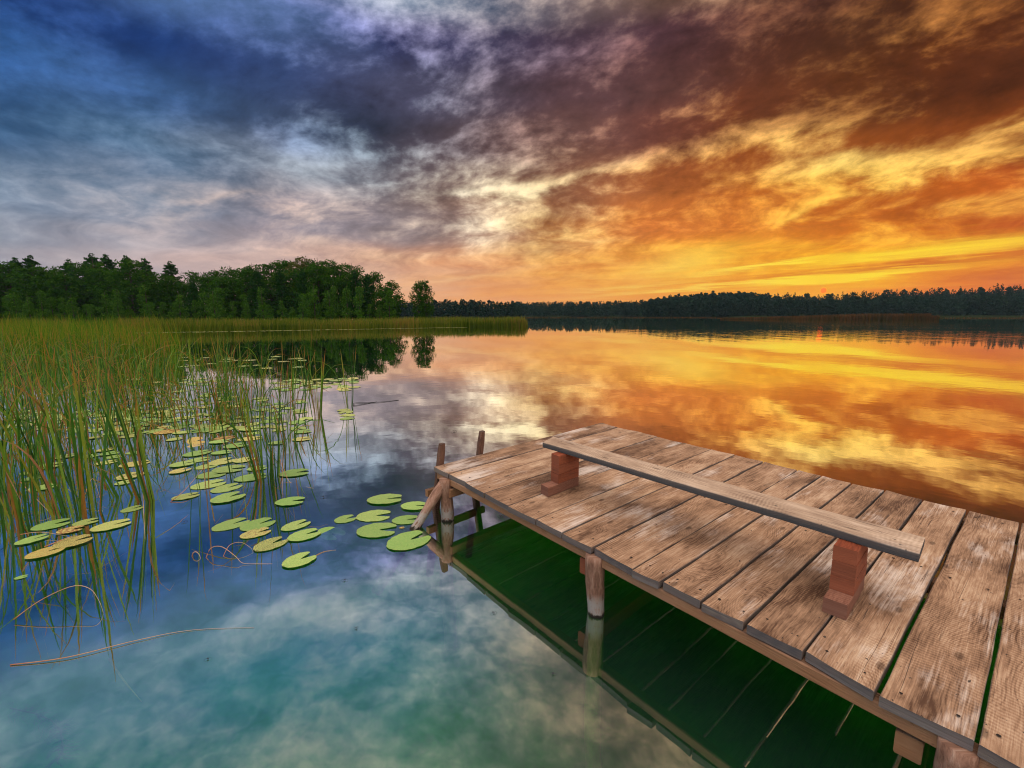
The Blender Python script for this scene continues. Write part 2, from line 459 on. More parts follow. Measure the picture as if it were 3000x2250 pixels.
def log_material(name, dark, mid, pale, wet=0.085, foot=(.34, .29, .24)):
    """bark-stripped log; wc = (height, girth, id), pale lime band and a wet foot at the waterline"""
    m, t, out = material(name)
    wc = t.attr('wc').outputs['Vector']
    u, v, i = t.sep(wc)
    z = t.attr('eg').outputs['Fac']      # height above the water
    P = t.vm('ADD', t.vm('MULTIPLY', wc, (1, 1, 3.3)), (0, 0, 0))
    f1 = t.noise(t.vm('MULTIPLY', P, (6, 26, 1)), 1.0, 5.0, .7)
    f2 = t.noise(t.vm('MULTIPLY', P, (22, 60, 1)), 1.0, 4.0, .65)
    col = t.ramp(t.m('ADD', t.m('MULTIPLY', f1, .7), t.m('MULTIPLY', f2, .35)), [(.34, dark), (.52, mid), (.72, pale)])
    zz = t.m('ADD', z, t.m('MULTIPLY', t.m('SUBTRACT', f1, .5), .10))
    col = t.mix(t.m('MULTIPLY', t.step(zz, wet + .09, wet), t.step(f2, .36, .52)), col, foot)
    col = t.mix(t.step(zz, .03, .012), col, (.022, .016, .009))
    col = t.mix(t.step(z, .0, -.02), col, (.15, .26, .03))  # sunken length painted olive green so that it looks lit under water
    finish(t, out, col, .8, t.m('ADD', f1, t.m('MULTIPLY', f2, .6)), .8, .012, .2)
    return m


M_DECK = wood_material('deck_wood', (.085, .040, .020), (.35, .205, .115), (.62, .44, .28), white=(.70, .60, .50), white_amt=.75)
M_BENCH = wood_material('bench_wood', (.18, .11, .07), (.44, .31, .205), (.68, .52, .37), white=(.70, .58, .46), white_amt=.4, edge=(.058, .056, .052), edge_amt=1.05)
M_BLOCK = wood_material('block_wood', (.075, .016, .007), (.22, .048, .017), (.36, .095, .038), white=(.34, .17, .10), white_amt=.2, edge=(.30, .10, .045), edge_amt=.5)
M_FOOT = wood_material('foot_wood', (.14, .05, .028), (.28, .125, .075), (.40, .21, .14), white=(.42, .28, .20), white_amt=.3, edge=(.16, .07, .04), edge_amt=.6)
M_BEAM = wood_material('beam_wood', (.12, .06, .032), (.27, .15, .085), (.40, .25, .15), white_amt=.15, edge=(.36, .16, .06), edge_amt=.6)
M_RAIL = wood_material('ladder_wood', (.045, .022, .014), (.14, .068, .040), (.25, .15, .10), white_amt=.2, edge=(.12, .11, .09), edge_amt=.4)
M_LOG = log_material('log_wood', (.10, .045, .025), (.27, .14, .085), (.44, .28, .19))
M_BRACE = log_material('brace_wood', (.11, .05, .03), (.30, .16, .10), (.46, .29, .20), wet=.10)


def leafy(name, cols, translucency=.35, rough=.6):
    """foliage whose colour is picked per leaf by the face attribute tint"""
    m, t, out = material(name)
    f = t.attr('tint').outputs['Fac']
    col = t.ramp(f, cols)
    a = t.n('ShaderNodeBsdfDiffuse')
    t.set(a.inputs[0], col)
    b = t.n('ShaderNodeBsdfTranslucent')
    t.set(b.inputs[0], col)
    x = t.n('ShaderNodeMixShader')
    x.inputs[0].default_value = translucency
    t.t.links.new(a.outputs[0], x.inputs[1])
    t.t.links.new(b.outputs[0], x.inputs[2])
    t.t.links.new(x.outputs[0], out.inputs[0])
    return m


M_ALDER = leafy('alder_leaves', [(0, (.013, .052, .004)), (.5, (.030, .092, .007)), (1, (.068, .135, .013))])
M_PINE = leafy('pine_needles', [(0, (.010, .042, .007)), (.6, (.021, .07, .010)), (1, (.04, .10, .015))])
M_SHRUB = leafy('shrub_leaves', [(0, (.022, .085, .006)), (.5, (.052, .135, .011)), (1, (.10, .18, .018))])
M_BRONZE = leafy('bronze_leaves', [(0, (.035, .06, .008)), (.5, (.085, .095, .016)), (1, (.15, .12, .024))])
M_FAR = leafy('far_leaves', [(0, (.007, .022, .014)), (.6, (.014, .038, .022)), (1, (.026, .054, .024))], .2)
M_REEDSTUFF = leafy('reed_belt', [(0, (.05, .095, .008)), (.45, (.12, .16, .014)), (.8, (.21, .20, .025)), (1, (.27, .16, .035))], .4)
M_REEDISLE = leafy('reed_isle', [(0, (.05, .05, .016)), (.5, (.10, .055, .018)), (1, (.16, .07, .025))], .4)

mb_, t_, o_ = material('bark')
P_ = t_.n('ShaderNodeTexCoord').outputs['Object']
n_ = t_.noise(t_.vm('MULTIPLY', P_, (6, 6, 1.2)), 1.0, 4.0, .6)
finish(t_, o_, t_.ramp(n_, [(.3, (.018, .012, .008)), (.7, (.07, .045, .028))]), .9, n_, .6, .05)
M_BARK = mb_

# blades: wc = (height 0..1, tint, random)
mb_, t_, o_ = material('reed_blade')
h_, ti_, r_ = t_.sep(t_.attr('wc').outputs['Vector'])
green = t_.ramp(ti_, [(0, (.018, .075, .005)), (.3, (.055, .18, .010)), (.6, (.22, .34, .025)), (.72, (.34, .27, .03)), (.82, (.36, .16, .022)), (1, (.36, .16, .06))])
base_ = t_.mix(t_.m('MULTIPLY', t_.step(h_, .22, .0), .75), green, (.20, .105, .022))
tipc = t_.mix(t_.m('MULTIPLY', t_.step(h_, .72, .95), t_.step(r_, .35, .5)), base_, (.42, .17, .03))
stripe = t_.noise(t_.n('ShaderNodeTexCoord').outputs['Object'], 14.0, 3.0, .6)
colr = t_.vm('SCALE', tipc, s=t_.m('MULTIPLY_ADD', stripe, .7, .65))
pb = finish(t_, o_, colr, .5, None, spec=.35)
tr = t_.n('ShaderNodeBsdfTranslucent')
t_.set(tr.inputs[0], colr)
mxs = t_.n('ShaderNodeMixShader')
mxs.inputs[0].default_value = .42
t_.t.links.new(pb.outputs[0], mxs.inputs[1])
t_.t.links.new(tr.outputs[0], mxs.inputs[2])
t_.t.links.new(mxs.outputs[0], o_.inputs[0])
M_BLADE = mb_

# lily pads: wc = (radius 0..1, angle, random); object colour = (yellowing, spotting, brown patches)
mb_, t_, o_ = material('lily_leaf')
rr, an, _ = t_.sep(t_.attr('wc').outputs['Vector'])
oi = t_.n('ShaderNodeObjectInfo')
ye, spt, brn = t_.sep(oi.outputs['Color'])
seed = t_.m('MULTIPLY', oi.outputs['Random'], 40.0)
tc_ = t_.n('ShaderNodeTexCoord').outputs['Object']
Pp = t_.vm('ADD', tc_, t_.xyz(seed, seed, seed))
nb = t_.noise(Pp, 9.0, 5.0, .65)
veins = t_.m('ABSOLUTE', t_.m('SINE', t_.m('ADD', t_.m('MULTIPLY', an, 8.0), t_.m('MULTIPLY', t_.m('SUBTRACT', nb, .5), .5))))
vein = t_.m('MULTIPLY', t_.step(veins, .22, .0), t_.m('SUBTRACT', 1.0, t_.m('MULTIPLY', rr, .7)))
yel = t_.m('ADD', ye, t_.m('MULTIPLY', t_.m('SUBTRACT', nb, .5), t_.m('MULTIPLY_ADD', ye, 1.3, .55)))
cl = t_.ramp(yel, [(0, (.24, .41, .085)), (.35, (.42, .50, .13)), (.65, (.58, .52, .15)), (1.0, (.62, .42, .09))])
cl = t_.mix(t_.m('MULTIPLY', vein, .6), cl, (.48, .58, .22))
mid_ = t_.step(t_.m('ABSOLUTE', t_.m('SUBTRACT', an, math.pi)), .05, .01)
cl = t_.mix(t_.m('MULTIPLY', mid_, .3), cl, (.12, .3, .05))
bp = t_.m('MULTIPLY', t_.step(t_.m('ADD', t_.noise(Pp, 6.0, 4.0, .6), t_.m('MULTIPLY', brn, .3)), .62, .78), t_.m('MINIMUM', t_.m('MULTIPLY', brn, 3.0), 1.0))
cl = t_.mix(bp, cl, (.30, .13, .05))
ds = t_.noise(t_.vm('MULTIPLY', Pp, (1, 1, 1)), 26.0, 2.0, .5)
dsm = t_.step(t_.m('ADD', ds, t_.m('MULTIPLY', spt, .17)), .67, .73)
cl = t_.mix(t_.m('MULTIPLY', dsm, .85), cl, (.05, .03, .015))
cl = t_.mix(t_.m('MULTIPLY', t_.step(rr, .955, 1.0), .5), cl, (.25, .20, .05))
cl = t_.vm('SCALE', cl, s=t_.m('MULTIPLY_ADD', oi.outputs['Random'], .35, .80))
finish(t_, o_, cl, .42, t_.m('ADD', t_.m('MULTIPLY', vein, -.5), nb), .4, .012, .4)
M_PAD = mb_

mb_, t_, o_ = material('dry_stalk')
h_, ti_, r_ = t_.sep(t_.attr('wc').outputs['Vector'])
finish(t_, o_, t_.ramp(t_.m('ADD', h_, t_.m('MULTIPLY', t_.m('SUBTRACT', t_.noise(t_.n('ShaderNodeTexCoord').outputs['Object'], 18.0, 3.0), .5), .5)),
                       [(0, (.38, .13, .045)), (.5, (.50, .30, .15)), (1, (.40, .30, .22))]), .6)
M_DRY = mb_
mb_, t_, o_ = material('insect_black')
finish(t_, o_, (.012, .010, .008), .5)
M_BUG = mb_
mb_, t_, o_ = material('water_weed_green')
finish(t_, o_, t_.ramp(t_.noise(t_.n('ShaderNodeTexCoord').outputs['Object'], 20.0, 2.0), [(.3, (.05, .05, .025)), (.7, (.16, .15, .09))]), .7)
M_WEED = mb_

# lake bed: silt with green algae
mb_, t_, o_ = material('lake_bed_silt')
P_ = t_.n('ShaderNodeTexCoord').outputs['Object']
n1 = t_.noise(P_, .9, 6.0, .62)
n2 = t_.noise(P_, 2.6, 4.0, .6)
bc = t_.ramp(n1, [(.30, (.015, .108, .002)), (.55, (.028, .185, .004)), (.75, (.062, .23, .006))])
bc = t_.mix(t_.m('MULTIPLY', t_.step(n2, .58, .72), .5), bc, (.12, .14, .01))
finish(t_, o_, bc, 1.0, None, spec=0)
M_BED = mb_

mb_, t_, o_ = material('shore_soil')
P_ = t_.n('ShaderNodeTexCoord').outputs['Object']
finish(t_, o_, t_.ramp(t_.noise(P_, .5, 5.0), [(.3, (.010, .015, .005)), (.7, (.022, .030, .008))]), 1.0, None, spec=0)
M_SOIL = mb_

# water: mirror that lets the green depth show when one looks down into it
mb_, t_, o_ = material('lake_water')
P_ = t_.n('ShaderNodeTexCoord').outputs['Object']
px_, py_, pz_ = t_.sep(P_)
dist_ = t_.vm('LENGTH', t_.xyz(px_, py_, 0.0))
calm = t_.noise(t_.vm('MULTIPLY', P_, (1, 1, 1)), .55, 2.0, .5)
mid_w = t_.noise(P_, 2.6, 2.0, .5)
rip = t_.noise(t_.vm('MULTIPLY', P_, (.42, .15, 1)), 1.0, 4.0, .65)
patch = t_.noise(t_.vm('MULTIPLY', P_, (.006, .03, 1)), 1.0, 3.0, .6)
wind = t_.m('MULTIPLY', t_.m('MULTIPLY', t_.m('MULTIPLY', t_.step(py_, 30.0, 44.0), t_.step(py_, 170.0, 115.0)), t_.step(t_.m('ADD', t_.m('DIVIDE', px_, t_.m('MAXIMUM', py_, 1.0)), t_.m('MULTIPLY', t_.m('SUBTRACT', patch, .5), .5)), .16, .42)),
            t_.step(patch, .30, .52))
hgt = t_.m('ADD', t_.m('MULTIPLY', t_.m('MULTIPLY', calm, t_.step(dist_, 60.0, 15.0)), .0035), t_.m('ADD', t_.m('MULTIPLY', t_.m('MULTIPLY', mid_w, t_.step(dist_, 40.0, 8.0)), .0010), t_.m('MULTIPLY', t_.m('MULTIPLY', rip, wind), .036)))
bmp = t_.n('ShaderNodeBump')
bmp.inputs['Strength'].default_value = 1.0
bmp.inputs['Distance'].default_value = 1.0
t_.set(bmp.inputs['Height'], hgt)
gl = t_.n('ShaderNodeBsdfGlossy')
gl.inputs['Color'].default_value = (.97, .97, .97, 1)
t_.set(gl.inputs['Roughness'], t_.m('MULTIPLY_ADD', wind, .008, .022))
t_.t.links.new(bmp.outputs[0], gl.inputs['Normal'])
tp = t_.n('ShaderNodeBsdfTransparent')
tp.inputs['Color'].default_value = (.42, .86, .30, 1)
lw = t_.n('ShaderNodeLayerWeight')
lw.inputs['Blend'].default_value = .5
fr = t_.m('MULTIPLY_ADD', t_.step(lw.outputs['Facing'], .20, .77), .77, .205, clamp=True)
ms = t_.n('ShaderNodeMixShader')
t_.set(ms.inputs[0], fr)
df = t_.n('ShaderNodeBsdfDiffuse')
df.inputs[0].default_value = (.13, .28, .29, 1)
mt = t_.n('ShaderNodeMixShader')
mt.inputs[0].default_value = .04
t_.t.links.new(tp.outputs[0], mt.inputs[1])
t_.t.links.new(df.outputs[0], mt.inputs[2])
t_.t.links.new(mt.outputs[0], ms.inputs[1])
t_.t.links.new(gl.outputs[0], ms.inputs[2])
t_.t.links.new(ms.outputs[0], o_.inputs[0])
M_WATER = mb_

# ------------------------------------------------------------------ setting
def sheet(name, pts, z, mat):
    me = bpy.data.meshes.new(name)
    me.from_pydata([(x, y, z) for x, y in pts], [], [tuple(range(len(pts)))])
    return tag(link(name, me, mat), kind='structure')


sheet('water', [(-1250, -100), (1250, -100), (1250, 1250), (-1250, 1250)], 0, M_WATER)
sheet('lake_bed', [(-1300, -130), (1300, -130), (1300, 1300), (-1300, 1300)], -1.35, M_BED)


def bank(name, outline, top, rise=None):
    """raised land: outline polygon with sloping rim"""
    n = len(outline)
    cx_ = sum(p[0] for p in outline) / n
    cy_ = sum(p[1] for p in outline) / n
    mb = MB()
    ins = [(x + (cx_ - x) * .04, y + (cy_ - y) * .04) for x, y in outline]
    vs = [(x, y, -1.4) for x, y in outline] + [(x, y, .06) for x, y in outline] + [(x, y, top) for x, y in ins] + [(cx_, cy_, top if rise is None else rise)]
    fs = []
    for i in range(n):
        j = (i + 1) % n
        fs += [(i, j, n + j, n + i), (n + i, n + j, 2 * n + j, 2 * n + i), (2 * n + i, 2 * n + j, 3 * n)]
    mb.add(vs, fs)
    return tag(mb.obj(name, M_SOIL), kind='structure')


# near bank on the left, its point reaching out behind the reed belt
bank('near_bank', [(-260, 40), (-130, 52), (-70, 64), (-36, 80), (-14, 92), (-8, 100), (-16, 118), (-60, 150), (-260, 210)], .5)
bank('far_shore', [(-500, 330), (-150, 300), (-60, 300), (-12, 312), (6, 330), (-10, 380), (-300, 520), (-520, 480)], .8)
bank('back_shore', [(-420, 640), (-60, 560), (160, 470), (260, 440), (420, 640), (300, 1000), (-420, 1100)], 1.0)
bank('hill_shore', [(150, 420), (175, 372), (300, 345), (520, 300), (760, 250), (1000, 300), (1000, 700), (500, 760), (220, 560)], 1.0, 9)

# HAZE: air over the lake
mb_, t_, o_ = material('lake_air')
pv = t_.n('ShaderNodeVolumePrincipled')
pv.inputs['Color'].default_value = (.62, .84, 1.0, 1)
pv.inputs['Density'].default_value = .00009
pv.inputs['Anisotropy'].default_value = .3
t_.t.links.new(pv.outputs[0], o_.inputs['Volume'])
me = bpy.data.meshes.new('haze')
hv = [(x, y, z) for z in (-2.4, 48) for x, y in ((-1350, -160), (1350, -160), (1350, 1350), (-1350, 1350))]
me.from_pydata(hv, [], [(3, 2, 1, 0), (4, 5, 6, 7), (0, 1, 5, 4), (1, 2, 6, 5), (2, 3, 7, 6), (3, 0, 4, 7)])
tag(link('haze', me, mb_), 'thin evening haze over the lake', 'haze', None, 'stuff')

# ------------------------------------------------------------------ trees
NPR = np.random.RandomState(11)


def cards(cent, size, flat=.0):
    """leaf-clump quads of the given half sizes at the given centres, randomly turned"""
    n = len(cent)
    a = NPR.normal(size=(n, 3))
    b = NPR.normal(size=(n, 3))
    if flat:
        a[:, 2] *= (1 - flat)
        b[:, 2] *= (1 - flat)
    a /= np.linalg.norm(a, axis=1)[:, None] + 1e-9
    b -= a * (a * b).sum(1)[:, None]
    b /= np.linalg.norm(b, axis=1)[:, None] + 1e-9
    s = size[:, None]
    asp = NPR.uniform(.45, .8, n)[:, None]
    V = np.stack([cent - a * s, cent - b * s * asp, cent + a * s * .9, cent + b * s * asp], 1)
    return V.reshape(-1, 3)


def tube(mb, path, radii, n=7, pid=0.0, cap=True, zattr=False):
    path = [Vector(p) for p in path]
    vs, wc, eg, fs = [], [], [], []
    L = 0.0
    for k, p in enumerate(path):
        d = (path[min(k + 1, len(path) - 1)] - path[max(k - 1, 0)]).normalized()
        up = Vector((0, 0, 1)) if abs(d.z) < .9 else Vector((1, 0, 0))
        a = d.cross(up).normalized()
        b = d.cross(a).normalized()
        if k:
            L += (p - path[k - 1]).length
        for j in range(n):
            th = 2 * math.pi * j / n
            w = radii[k]
            if zattr:
                w *= 1 + .10 * mnoise.noise(Vector((math.cos(th) * 1.5, math.sin(th) * 1.5, L * 7 + pid * 9))) + .05 * mnoise.noise(Vector((math.cos(th) * 4, math.sin(th) * 4, L * 22 + pid)))
            q = p + a * math.cos(th) * w + b * math.sin(th) * w
            vs.append(q)
            wc.append((L, abs(th - math.pi) * radii[k], pid))
            eg.append(q.z if zattr else 0.0)
    for k in range(len(path) - 1):
        for j in range(n):
            j2 = (j + 1) % n
            fs.append((k * n + j, k * n + j2, (k + 1) * n + j2, (k + 1) * n + j))
    if cap:
        fs.append(tuple(range(n - 1, -1, -1)))
        fs.append(tuple((len(path) - 1) * n + j for j in range(n)))
    mb.add(vs, fs, wc, eg)


def tree_mesh(kind, h, seed):
    """returns (trunk mesh, crown mesh) for a tree of height h"""
    r = random.Random(seed)
    mb = MB()
    bend = Vector((r.uniform(-.03, .03), r.uniform(-.03, .03), 0)) * h
    tp = [Vector((0, 0, -.4)), Vector((0, 0, h * .25)) + bend * .2, Vector((0, 0, h * .55)) + bend * .7, Vector((0, 0, h * .93)) + bend]
    tube(mb, tp, [h * .016, h * .013, h * .009, h * .002])
    C_, S_ = [], []
    def along(f):
        p = f * 3
        i = min(int(p), 2)
        return tp[i].lerp(tp[i + 1], p - i)
    def clump(c, rad, n, sq=.6, s=.26):
        q = NPR.normal(size=(n, 3))
        q /= np.linalg.norm(q, axis=1)[:, None]
        q *= (NPR.uniform(.25, 1, n) ** .5)[:, None] * rad
        q[:, 2] *= sq
        C_.append(np.array(c)[None, :] + q)
        S_.append(NPR.uniform(.55, 1.2, n) * s)
    if kind == 'alder':
        nl = 54
        for i in range(nl):
            f = .14 + .84 * i / nl + r.uniform(-.02, .02)
            sh = math.sin(math.pi * min(1, (f - .10) / .92) ** .85) ** .75
            ln_ = h * .20 * sh * r.uniform(.6, 1.25) + .25
            th = i * 2.4 + r.uniform(-.5, .5)
            a = along(min(f - .05, .97))
            b = a + Vector((math.cos(th) * ln_, math.sin(th) * ln_, ln_ * r.uniform(.15, .55)))
            tube(mb, [a, a.lerp(b, .5) + Vector((0, 0, -.05 * ln_)), b], [h * .005, h * .0035, h * .001], 5, cap=False)
            rad = h * .070 * r.uniform(.6, 1.4)
            clump(b, rad, int(70 * r.uniform(.7, 1.2)), .75, h * .0150)
            clump(a.lerp(b, .55) + Vector((0, 0, .1)), rad * .95, 46, .8, h * .0150)
    elif kind == 'pine':
        nl = 60
        for i in range(nl):
            f = .10 + .88 * i / nl
            ln_ = h * .215 * (1.03 - f) ** .8 * r.uniform(.5, 1.2) + .12
            th = i * 2.4 + r.uniform(-.6, .6)
            a = along(min(f, .98))
            b = a + Vector((math.cos(th) * ln_, math.sin(th) * ln_, ln_ * r.uniform(-.05, .5)))
            tube(mb, [a, b], [h * .004, h * .001], 4, cap=False)
            clump(b, h * .064 * r.uniform(.7, 1.25) * (1.25 - .8 * f), 46, .62, h * .0145)
            clump(a.lerp(b, .5), h * .07 * (1.2 - .75 * f), 36, .75, h * .0145)
        clump(tp[-1] + Vector((0, 0, -h * .01)), h * .028, 60, 1.9, h * .014)
    else:  # shrub, leafy to the ground
        for i in range(30):
            f = r.uniform(.03, .98)
            sh = (1 - f) ** .55
            th = r.uniform(0, 6.28)
            ln_ = h * .26 * sh * r.uniform(.3, 1)
            b = along(f * .95) + Vector((math.cos(th) * ln_, math.sin(th) * ln_, 0))
            clump(b, h * .10 * r.uniform(.7, 1.2), 64, .9, h * .022)
    cent = np.concatenate(C_)
    size = np.concatenate(S_)
    me = quad_mesh(kind + '_crown', cards(cent, size), np.clip(NPR.normal(.45, .22, len(cent)), 0, 1))
    return mb.mesh('trunk', True), me


PROTO = {k: [tree_mesh(k, 10.0, 31 * i + len(k)) for i in range(n)] for k, n in (('alder', 5), ('pine', 4), ('shrub', 4))}
LEAFM = {'alder': M_ALDER, 'pine': M_PINE, 'shrub': M_SHRUB}
BR_ME = PROTO['alder'][2][1].copy()
BR_ME.materials.append(M_BRONZE)
for k in PROTO:
    for tr_, cr_ in PROTO[k]:
        tr_.materials.append(M_BARK)
        cr_.materials.append(LEAFM[k])


def tree(name, kind, x, y, h, label, cat, group, var=None, wide=1.0, z=.45, crown=None):
    t_me, c_me = PROTO[kind][var if var is not None else rnd.randrange(len(PROTO[kind]))]
    o = empty(name, (x, y, z), rnd.uniform(0, 6.28))
    s = h / 10.0
    o.scale = (s * wide, s * wide, s)
    tag(o, label, cat, group)
    link('trunk', t_me, None, o)
    link('crown', crown or c_me, None, o)
    return o


def px2x(px, y):       # world x of a photo column at distance y
    return (px - 1500) / FPX * (y * math.cos(PITCH) + .3)


SIL = [(-60, 760), (60, 754), (115, 748), (176, 770), (224, 759), (285, 742), (332, 744), (386, 748), (434, 756), (475, 782), (510, 764), (545, 806), (585, 786), (665, 776), (746, 762),
       (814, 754), (895, 744), (976, 750), (1044, 764), (1098, 786), (1150, 812), (1196, 880)]


def top_of(px):
    for (a, ya), (b, yb) in zip(SIL, SIL[1:]):
        if a <= px <= b:
            return ya + (yb - ya) * (px - a) / (b - a)
    return 760


GW = 'trees of the wood behind the reed belt'
special = {285: ('pine', 'tallest pointed pine of the dark group at the left of the wood'),
           434: ('pine', 'thin-topped pine with open spreading crown beside the gap in the wood'),
           510: ('pine', 'lone narrow crown standing right beside the gap in the wood'),
           895: ('alder', 'bronze-topped broad tree at the highest part of the wood'),
           1150: ('alder', 'last round tree at the lakeside end of the wood')}
back = [(-60, 'alder'), (10, 'pine'), (70, 'pine'), (115, 'pine'), (176, 'alder'), (224, 'pine'), (285, 'pine'), (332, 'pine'), (386, 'pine'), (434, 'pine'), (510, 'pine'), (585, 'alder'),
        (640, 'alder'), (690, 'alder'), (746, 'alder'), (800, 'alder'), (850, 'alder'), (895, 'alder'), (945, 'alder'), (990, 'alder'), (1044, 'alder'), (1098, 'alder'), (1150, 'alder')]
for px, kd in back:
    y = 112 + rnd.uniform(-4, 4) - max(0, (px - 900)) * .035
    h = (922 - top_of(px)) / FPX * y * 1.0 + 2 - .45
    lab = special[px][1] if px in special else ('dark pine with layered crown in the left part of the wood' if kd == 'pine' else 'dark green broadleaf tree in the dense back row of the wood')
    tree('pine_tree' if kd == 'pine' else 'broadleaf_tree', kd, px2x(px, y), y, h, lab, 'tree', GW, wide=1.12 if kd == 'alder' else 1.3, crown=BR_ME if px == 895 else None, var=2 if px == 895 else None)
for i in range(34):     # second rank, a little lower, closing the wall of foliage
    px = -70 + i * 36 + rnd.uniform(-12, 12)
    y = 103 + rnd.uniform(-4, 4) - max(0, (px - 900)) * .03
    if px > 1140:
        continue
    h = ((922 - top_of(px)) / FPX * y + 1.5) * rnd.uniform(.76, .95) * (1.08 if px < 450 else 1)
    kd = 'alder' if rnd.random() < .75 else 'pine'
    tree('broadleaf_tree' if kd == 'alder' else 'pine_tree', kd, px2x(px, y), y, h, 'lower green tree in the front row of the wood' if kd == 'alder' else 'lower pine in the front row of the wood', 'tree', GW, wide=1.2)
for i in range(44):     # young growth along the water
    px = -60 + i * 28.5 + rnd.uniform(-14, 14)
    y = 94 + rnd.uniform(-4, 3) - max(0, (px - 900)) * .02 - max(0, 500 - px) * .02
    if px > 1160:
        continue
    tree('young_tree', 'shrub', px2x(px, y), y, rnd.uniform(3.6, 8.2), 'bright green young tree at the foot of the wood', 'young tree', 'young trees at the foot of the wood', wide=rnd.uniform(.8, 1.2))
tree('slim_tree', 'alder', px2x(1228, 94), 94, 9.0, 'left of the two slim trees standing apart on the point', 'tree', 'pair of slim trees on the point', var=0, wide=.72)
tree('slim_tree', 'alder', px2x(1249, 95), 95, 9.3, 'right of the two slim trees standing apart on the point', 'tree', 'pair of slim trees on the point', var=3, wide=.72)


def far_wood(name, label, spots, seed):
    """a distant forest that reads as one mass"""
    r = random.Random(seed)
    Cn, Sz, Tn = [], [], []
    for x, y, z, h, kd in spots:
        n = 130 if kd == 'p' else 150
        f = NPR.uniform(0, 1, n)
        if kd == 'p':
            rad = h * .25 * (1.03 - f) ** .75 * (.75 + .5 * NPR.uniform(0, 1, n))
        else:
            rad = h * .23 * np.sin(np.pi * np.clip(f * .86 + .12, 0, 1)) ** .6 * (.7 + .5 * NPR.uniform(0, 1, n))
        th = NPR.uniform(0, 6.283, n)
        rr_ = rad * np.sqrt(NPR.uniform(.1, 1, n))
        Cn.append(np.stack([x + np.cos(th) * rr_, y + np.sin(th) * rr_, z + h * (.04 + f * .96)], 1))
        Sz.append(h * .075 * NPR.uniform(.6, 1.3, n) * (1.15 - .75 * f if kd == 'p' else 1))
        Tn.append(np.clip(NPR.normal(r.uniform(.25, .6), .2, n), 0, 1))
    cent, size = np.concatenate(Cn), np.concatenate(Sz)
    return tag(link(name, quad_mesh(name, cards(cent, size), np.concatenate(Tn)), M_FAR), label, 'forest', None, 'stuff')


def interp(tab, q):
    for (a, ya), (b, yb) in zip(tab, tab[1:]):
        if a <= q <= b:
            return ya + (yb - ya) * (q - a) / (b - a)
    return tab[0][1] if q < tab[0][0] else tab[-1][1]


sp_ = []
for i in range(190):
    px = 1130 + 394 * (i + rnd.random()) / 190
    y = rnd.uniform(315, 350)
    h = (922 - interp([(1100, 880), (1200, 888), (1290, 884), (1340, 880), (1420, 885), (1500, 890), (1526, 897)], px)) / FPX * y + 2
    sp_.append((px2x(px, y), y, .6, h * rnd.uniform(.78, 1.06), 'p' if rnd.random() < .7 else 'd'))
far_wood('headland_wood', 'dark wood on the headland beyond the pair of slim trees', sp_, 1)
sp_ = []
for i in range(340):
    px = 1490 + 500 * (i + rnd.random()) / 340
    y = rnd.uniform(470, 600)
    h = (922 - interp([(1490, 887), (1700, 888), (1800, 886), (1900, 884), (1990, 876)], px)) / FPX * y + 2
    sp_.append((px2x(px, y), y, .8, h * rnd.uniform(.8, 1.05), 'p' if rnd.random() < .7 else 'd'))
far_wood('back_wood', 'bluish far wood closing the lake between headland and hill', sp_, 2)
sp_ = []
HT = [(1870, 888), (1925, 868), (2020, 858), (2115, 851), (2160, 852), (2240, 858), (2330, 856), (2420, 858), (2560, 851), (2680, 845), (2800, 838), (2940, 831), (3100, 826), (3300, 826)]
for i in range(1150):
    px = 1880 + 1900 * (i + rnd.random()) / 1150
    dep = rnd.random()
    y = 385 + (px < 2250) * 20 + dep * 110 - max(0, px - 2300) * .04
    full = (922 - interp(HT, px)) / FPX * y + 2
    if px < 2250:
        h = full * rnd.uniform(.82, 1.0) * (.86 + .14 * dep)
    else:
        h = full * rnd.uniform(.90, 1.02) * (.60 + .40 * dep)
    th_ = rnd.uniform(13, 18)
    sp_.append((px2x(px, y), y, max(.6, h - th_), min(h, th_), 'd' if (px < 2250 and rnd.random() < .8) or rnd.random() < .2 else 'p'))
for i in range(500):    # front edge down to the water
    px = rnd.uniform(1900, 3780) if i < 300 else rnd.uniform(1880, 2330)
    y = 372 + (px < 2250) * 15 - max(0, px - 2300) * .035 + rnd.uniform(-4, 6)
    sp_.append((px2x(px, y), y, .5, rnd.uniform(8, 15), 'd' if rnd.random() < .6 else 'p'))
far_wood('hill_wood', 'dark wooded hill on the far right shore below the setting sun', sp_, 3)


# ------------------------------------------------------------------ reed belts (beyond counting)
def reed_mass(name, label, pts, hts, wid, mat, top_brown=.0):
    n = len(pts)
    P = np.array(pts)
    h = np.array(hts)
    a = NPR.uniform(0, 6.283, n)
    w = wid * NPR.uniform(.6, 1.3, n)
    lean = NPR.normal(0, .13, (n, 2)) * h[:, None]
    d = np.stack([np.cos(a) * w, np.sin(a) * w, np.zeros(n)], 1)
    b = np.stack([P[:, 0], P[:, 1], np.full(n, -.2)], 1)
    m_ = b + np.stack([lean[:, 0] * .3, lean[:, 1] * .3, h * .62], 1)
    t = b + np.stack([lean[:, 0], lean[:, 1], h + .2], 1)
    V = np.concatenate([np.stack([b - d, b + d, m_ + d * .9, m_ - d * .9], 1), np.stack([m_ - d * .9, m_ + d * .9, t + d * .15, t - d * .15], 1)])
    t0 = np.clip(NPR.normal(.40, .2, n) + .45 * np.array([mnoise.noise(Vector((x_ * .22, y_ * .22, 4))) for x_, y_ in pts]), 0, 1)
    T = np.concatenate([t0, np.clip(t0 + top_brown + NPR.normal(0, .1, n), 0, 1)])
    return tag(link(name, quad_mesh(name, V.reshape(-1, 3), T), mat), label, 'reeds', None, 'stuff')


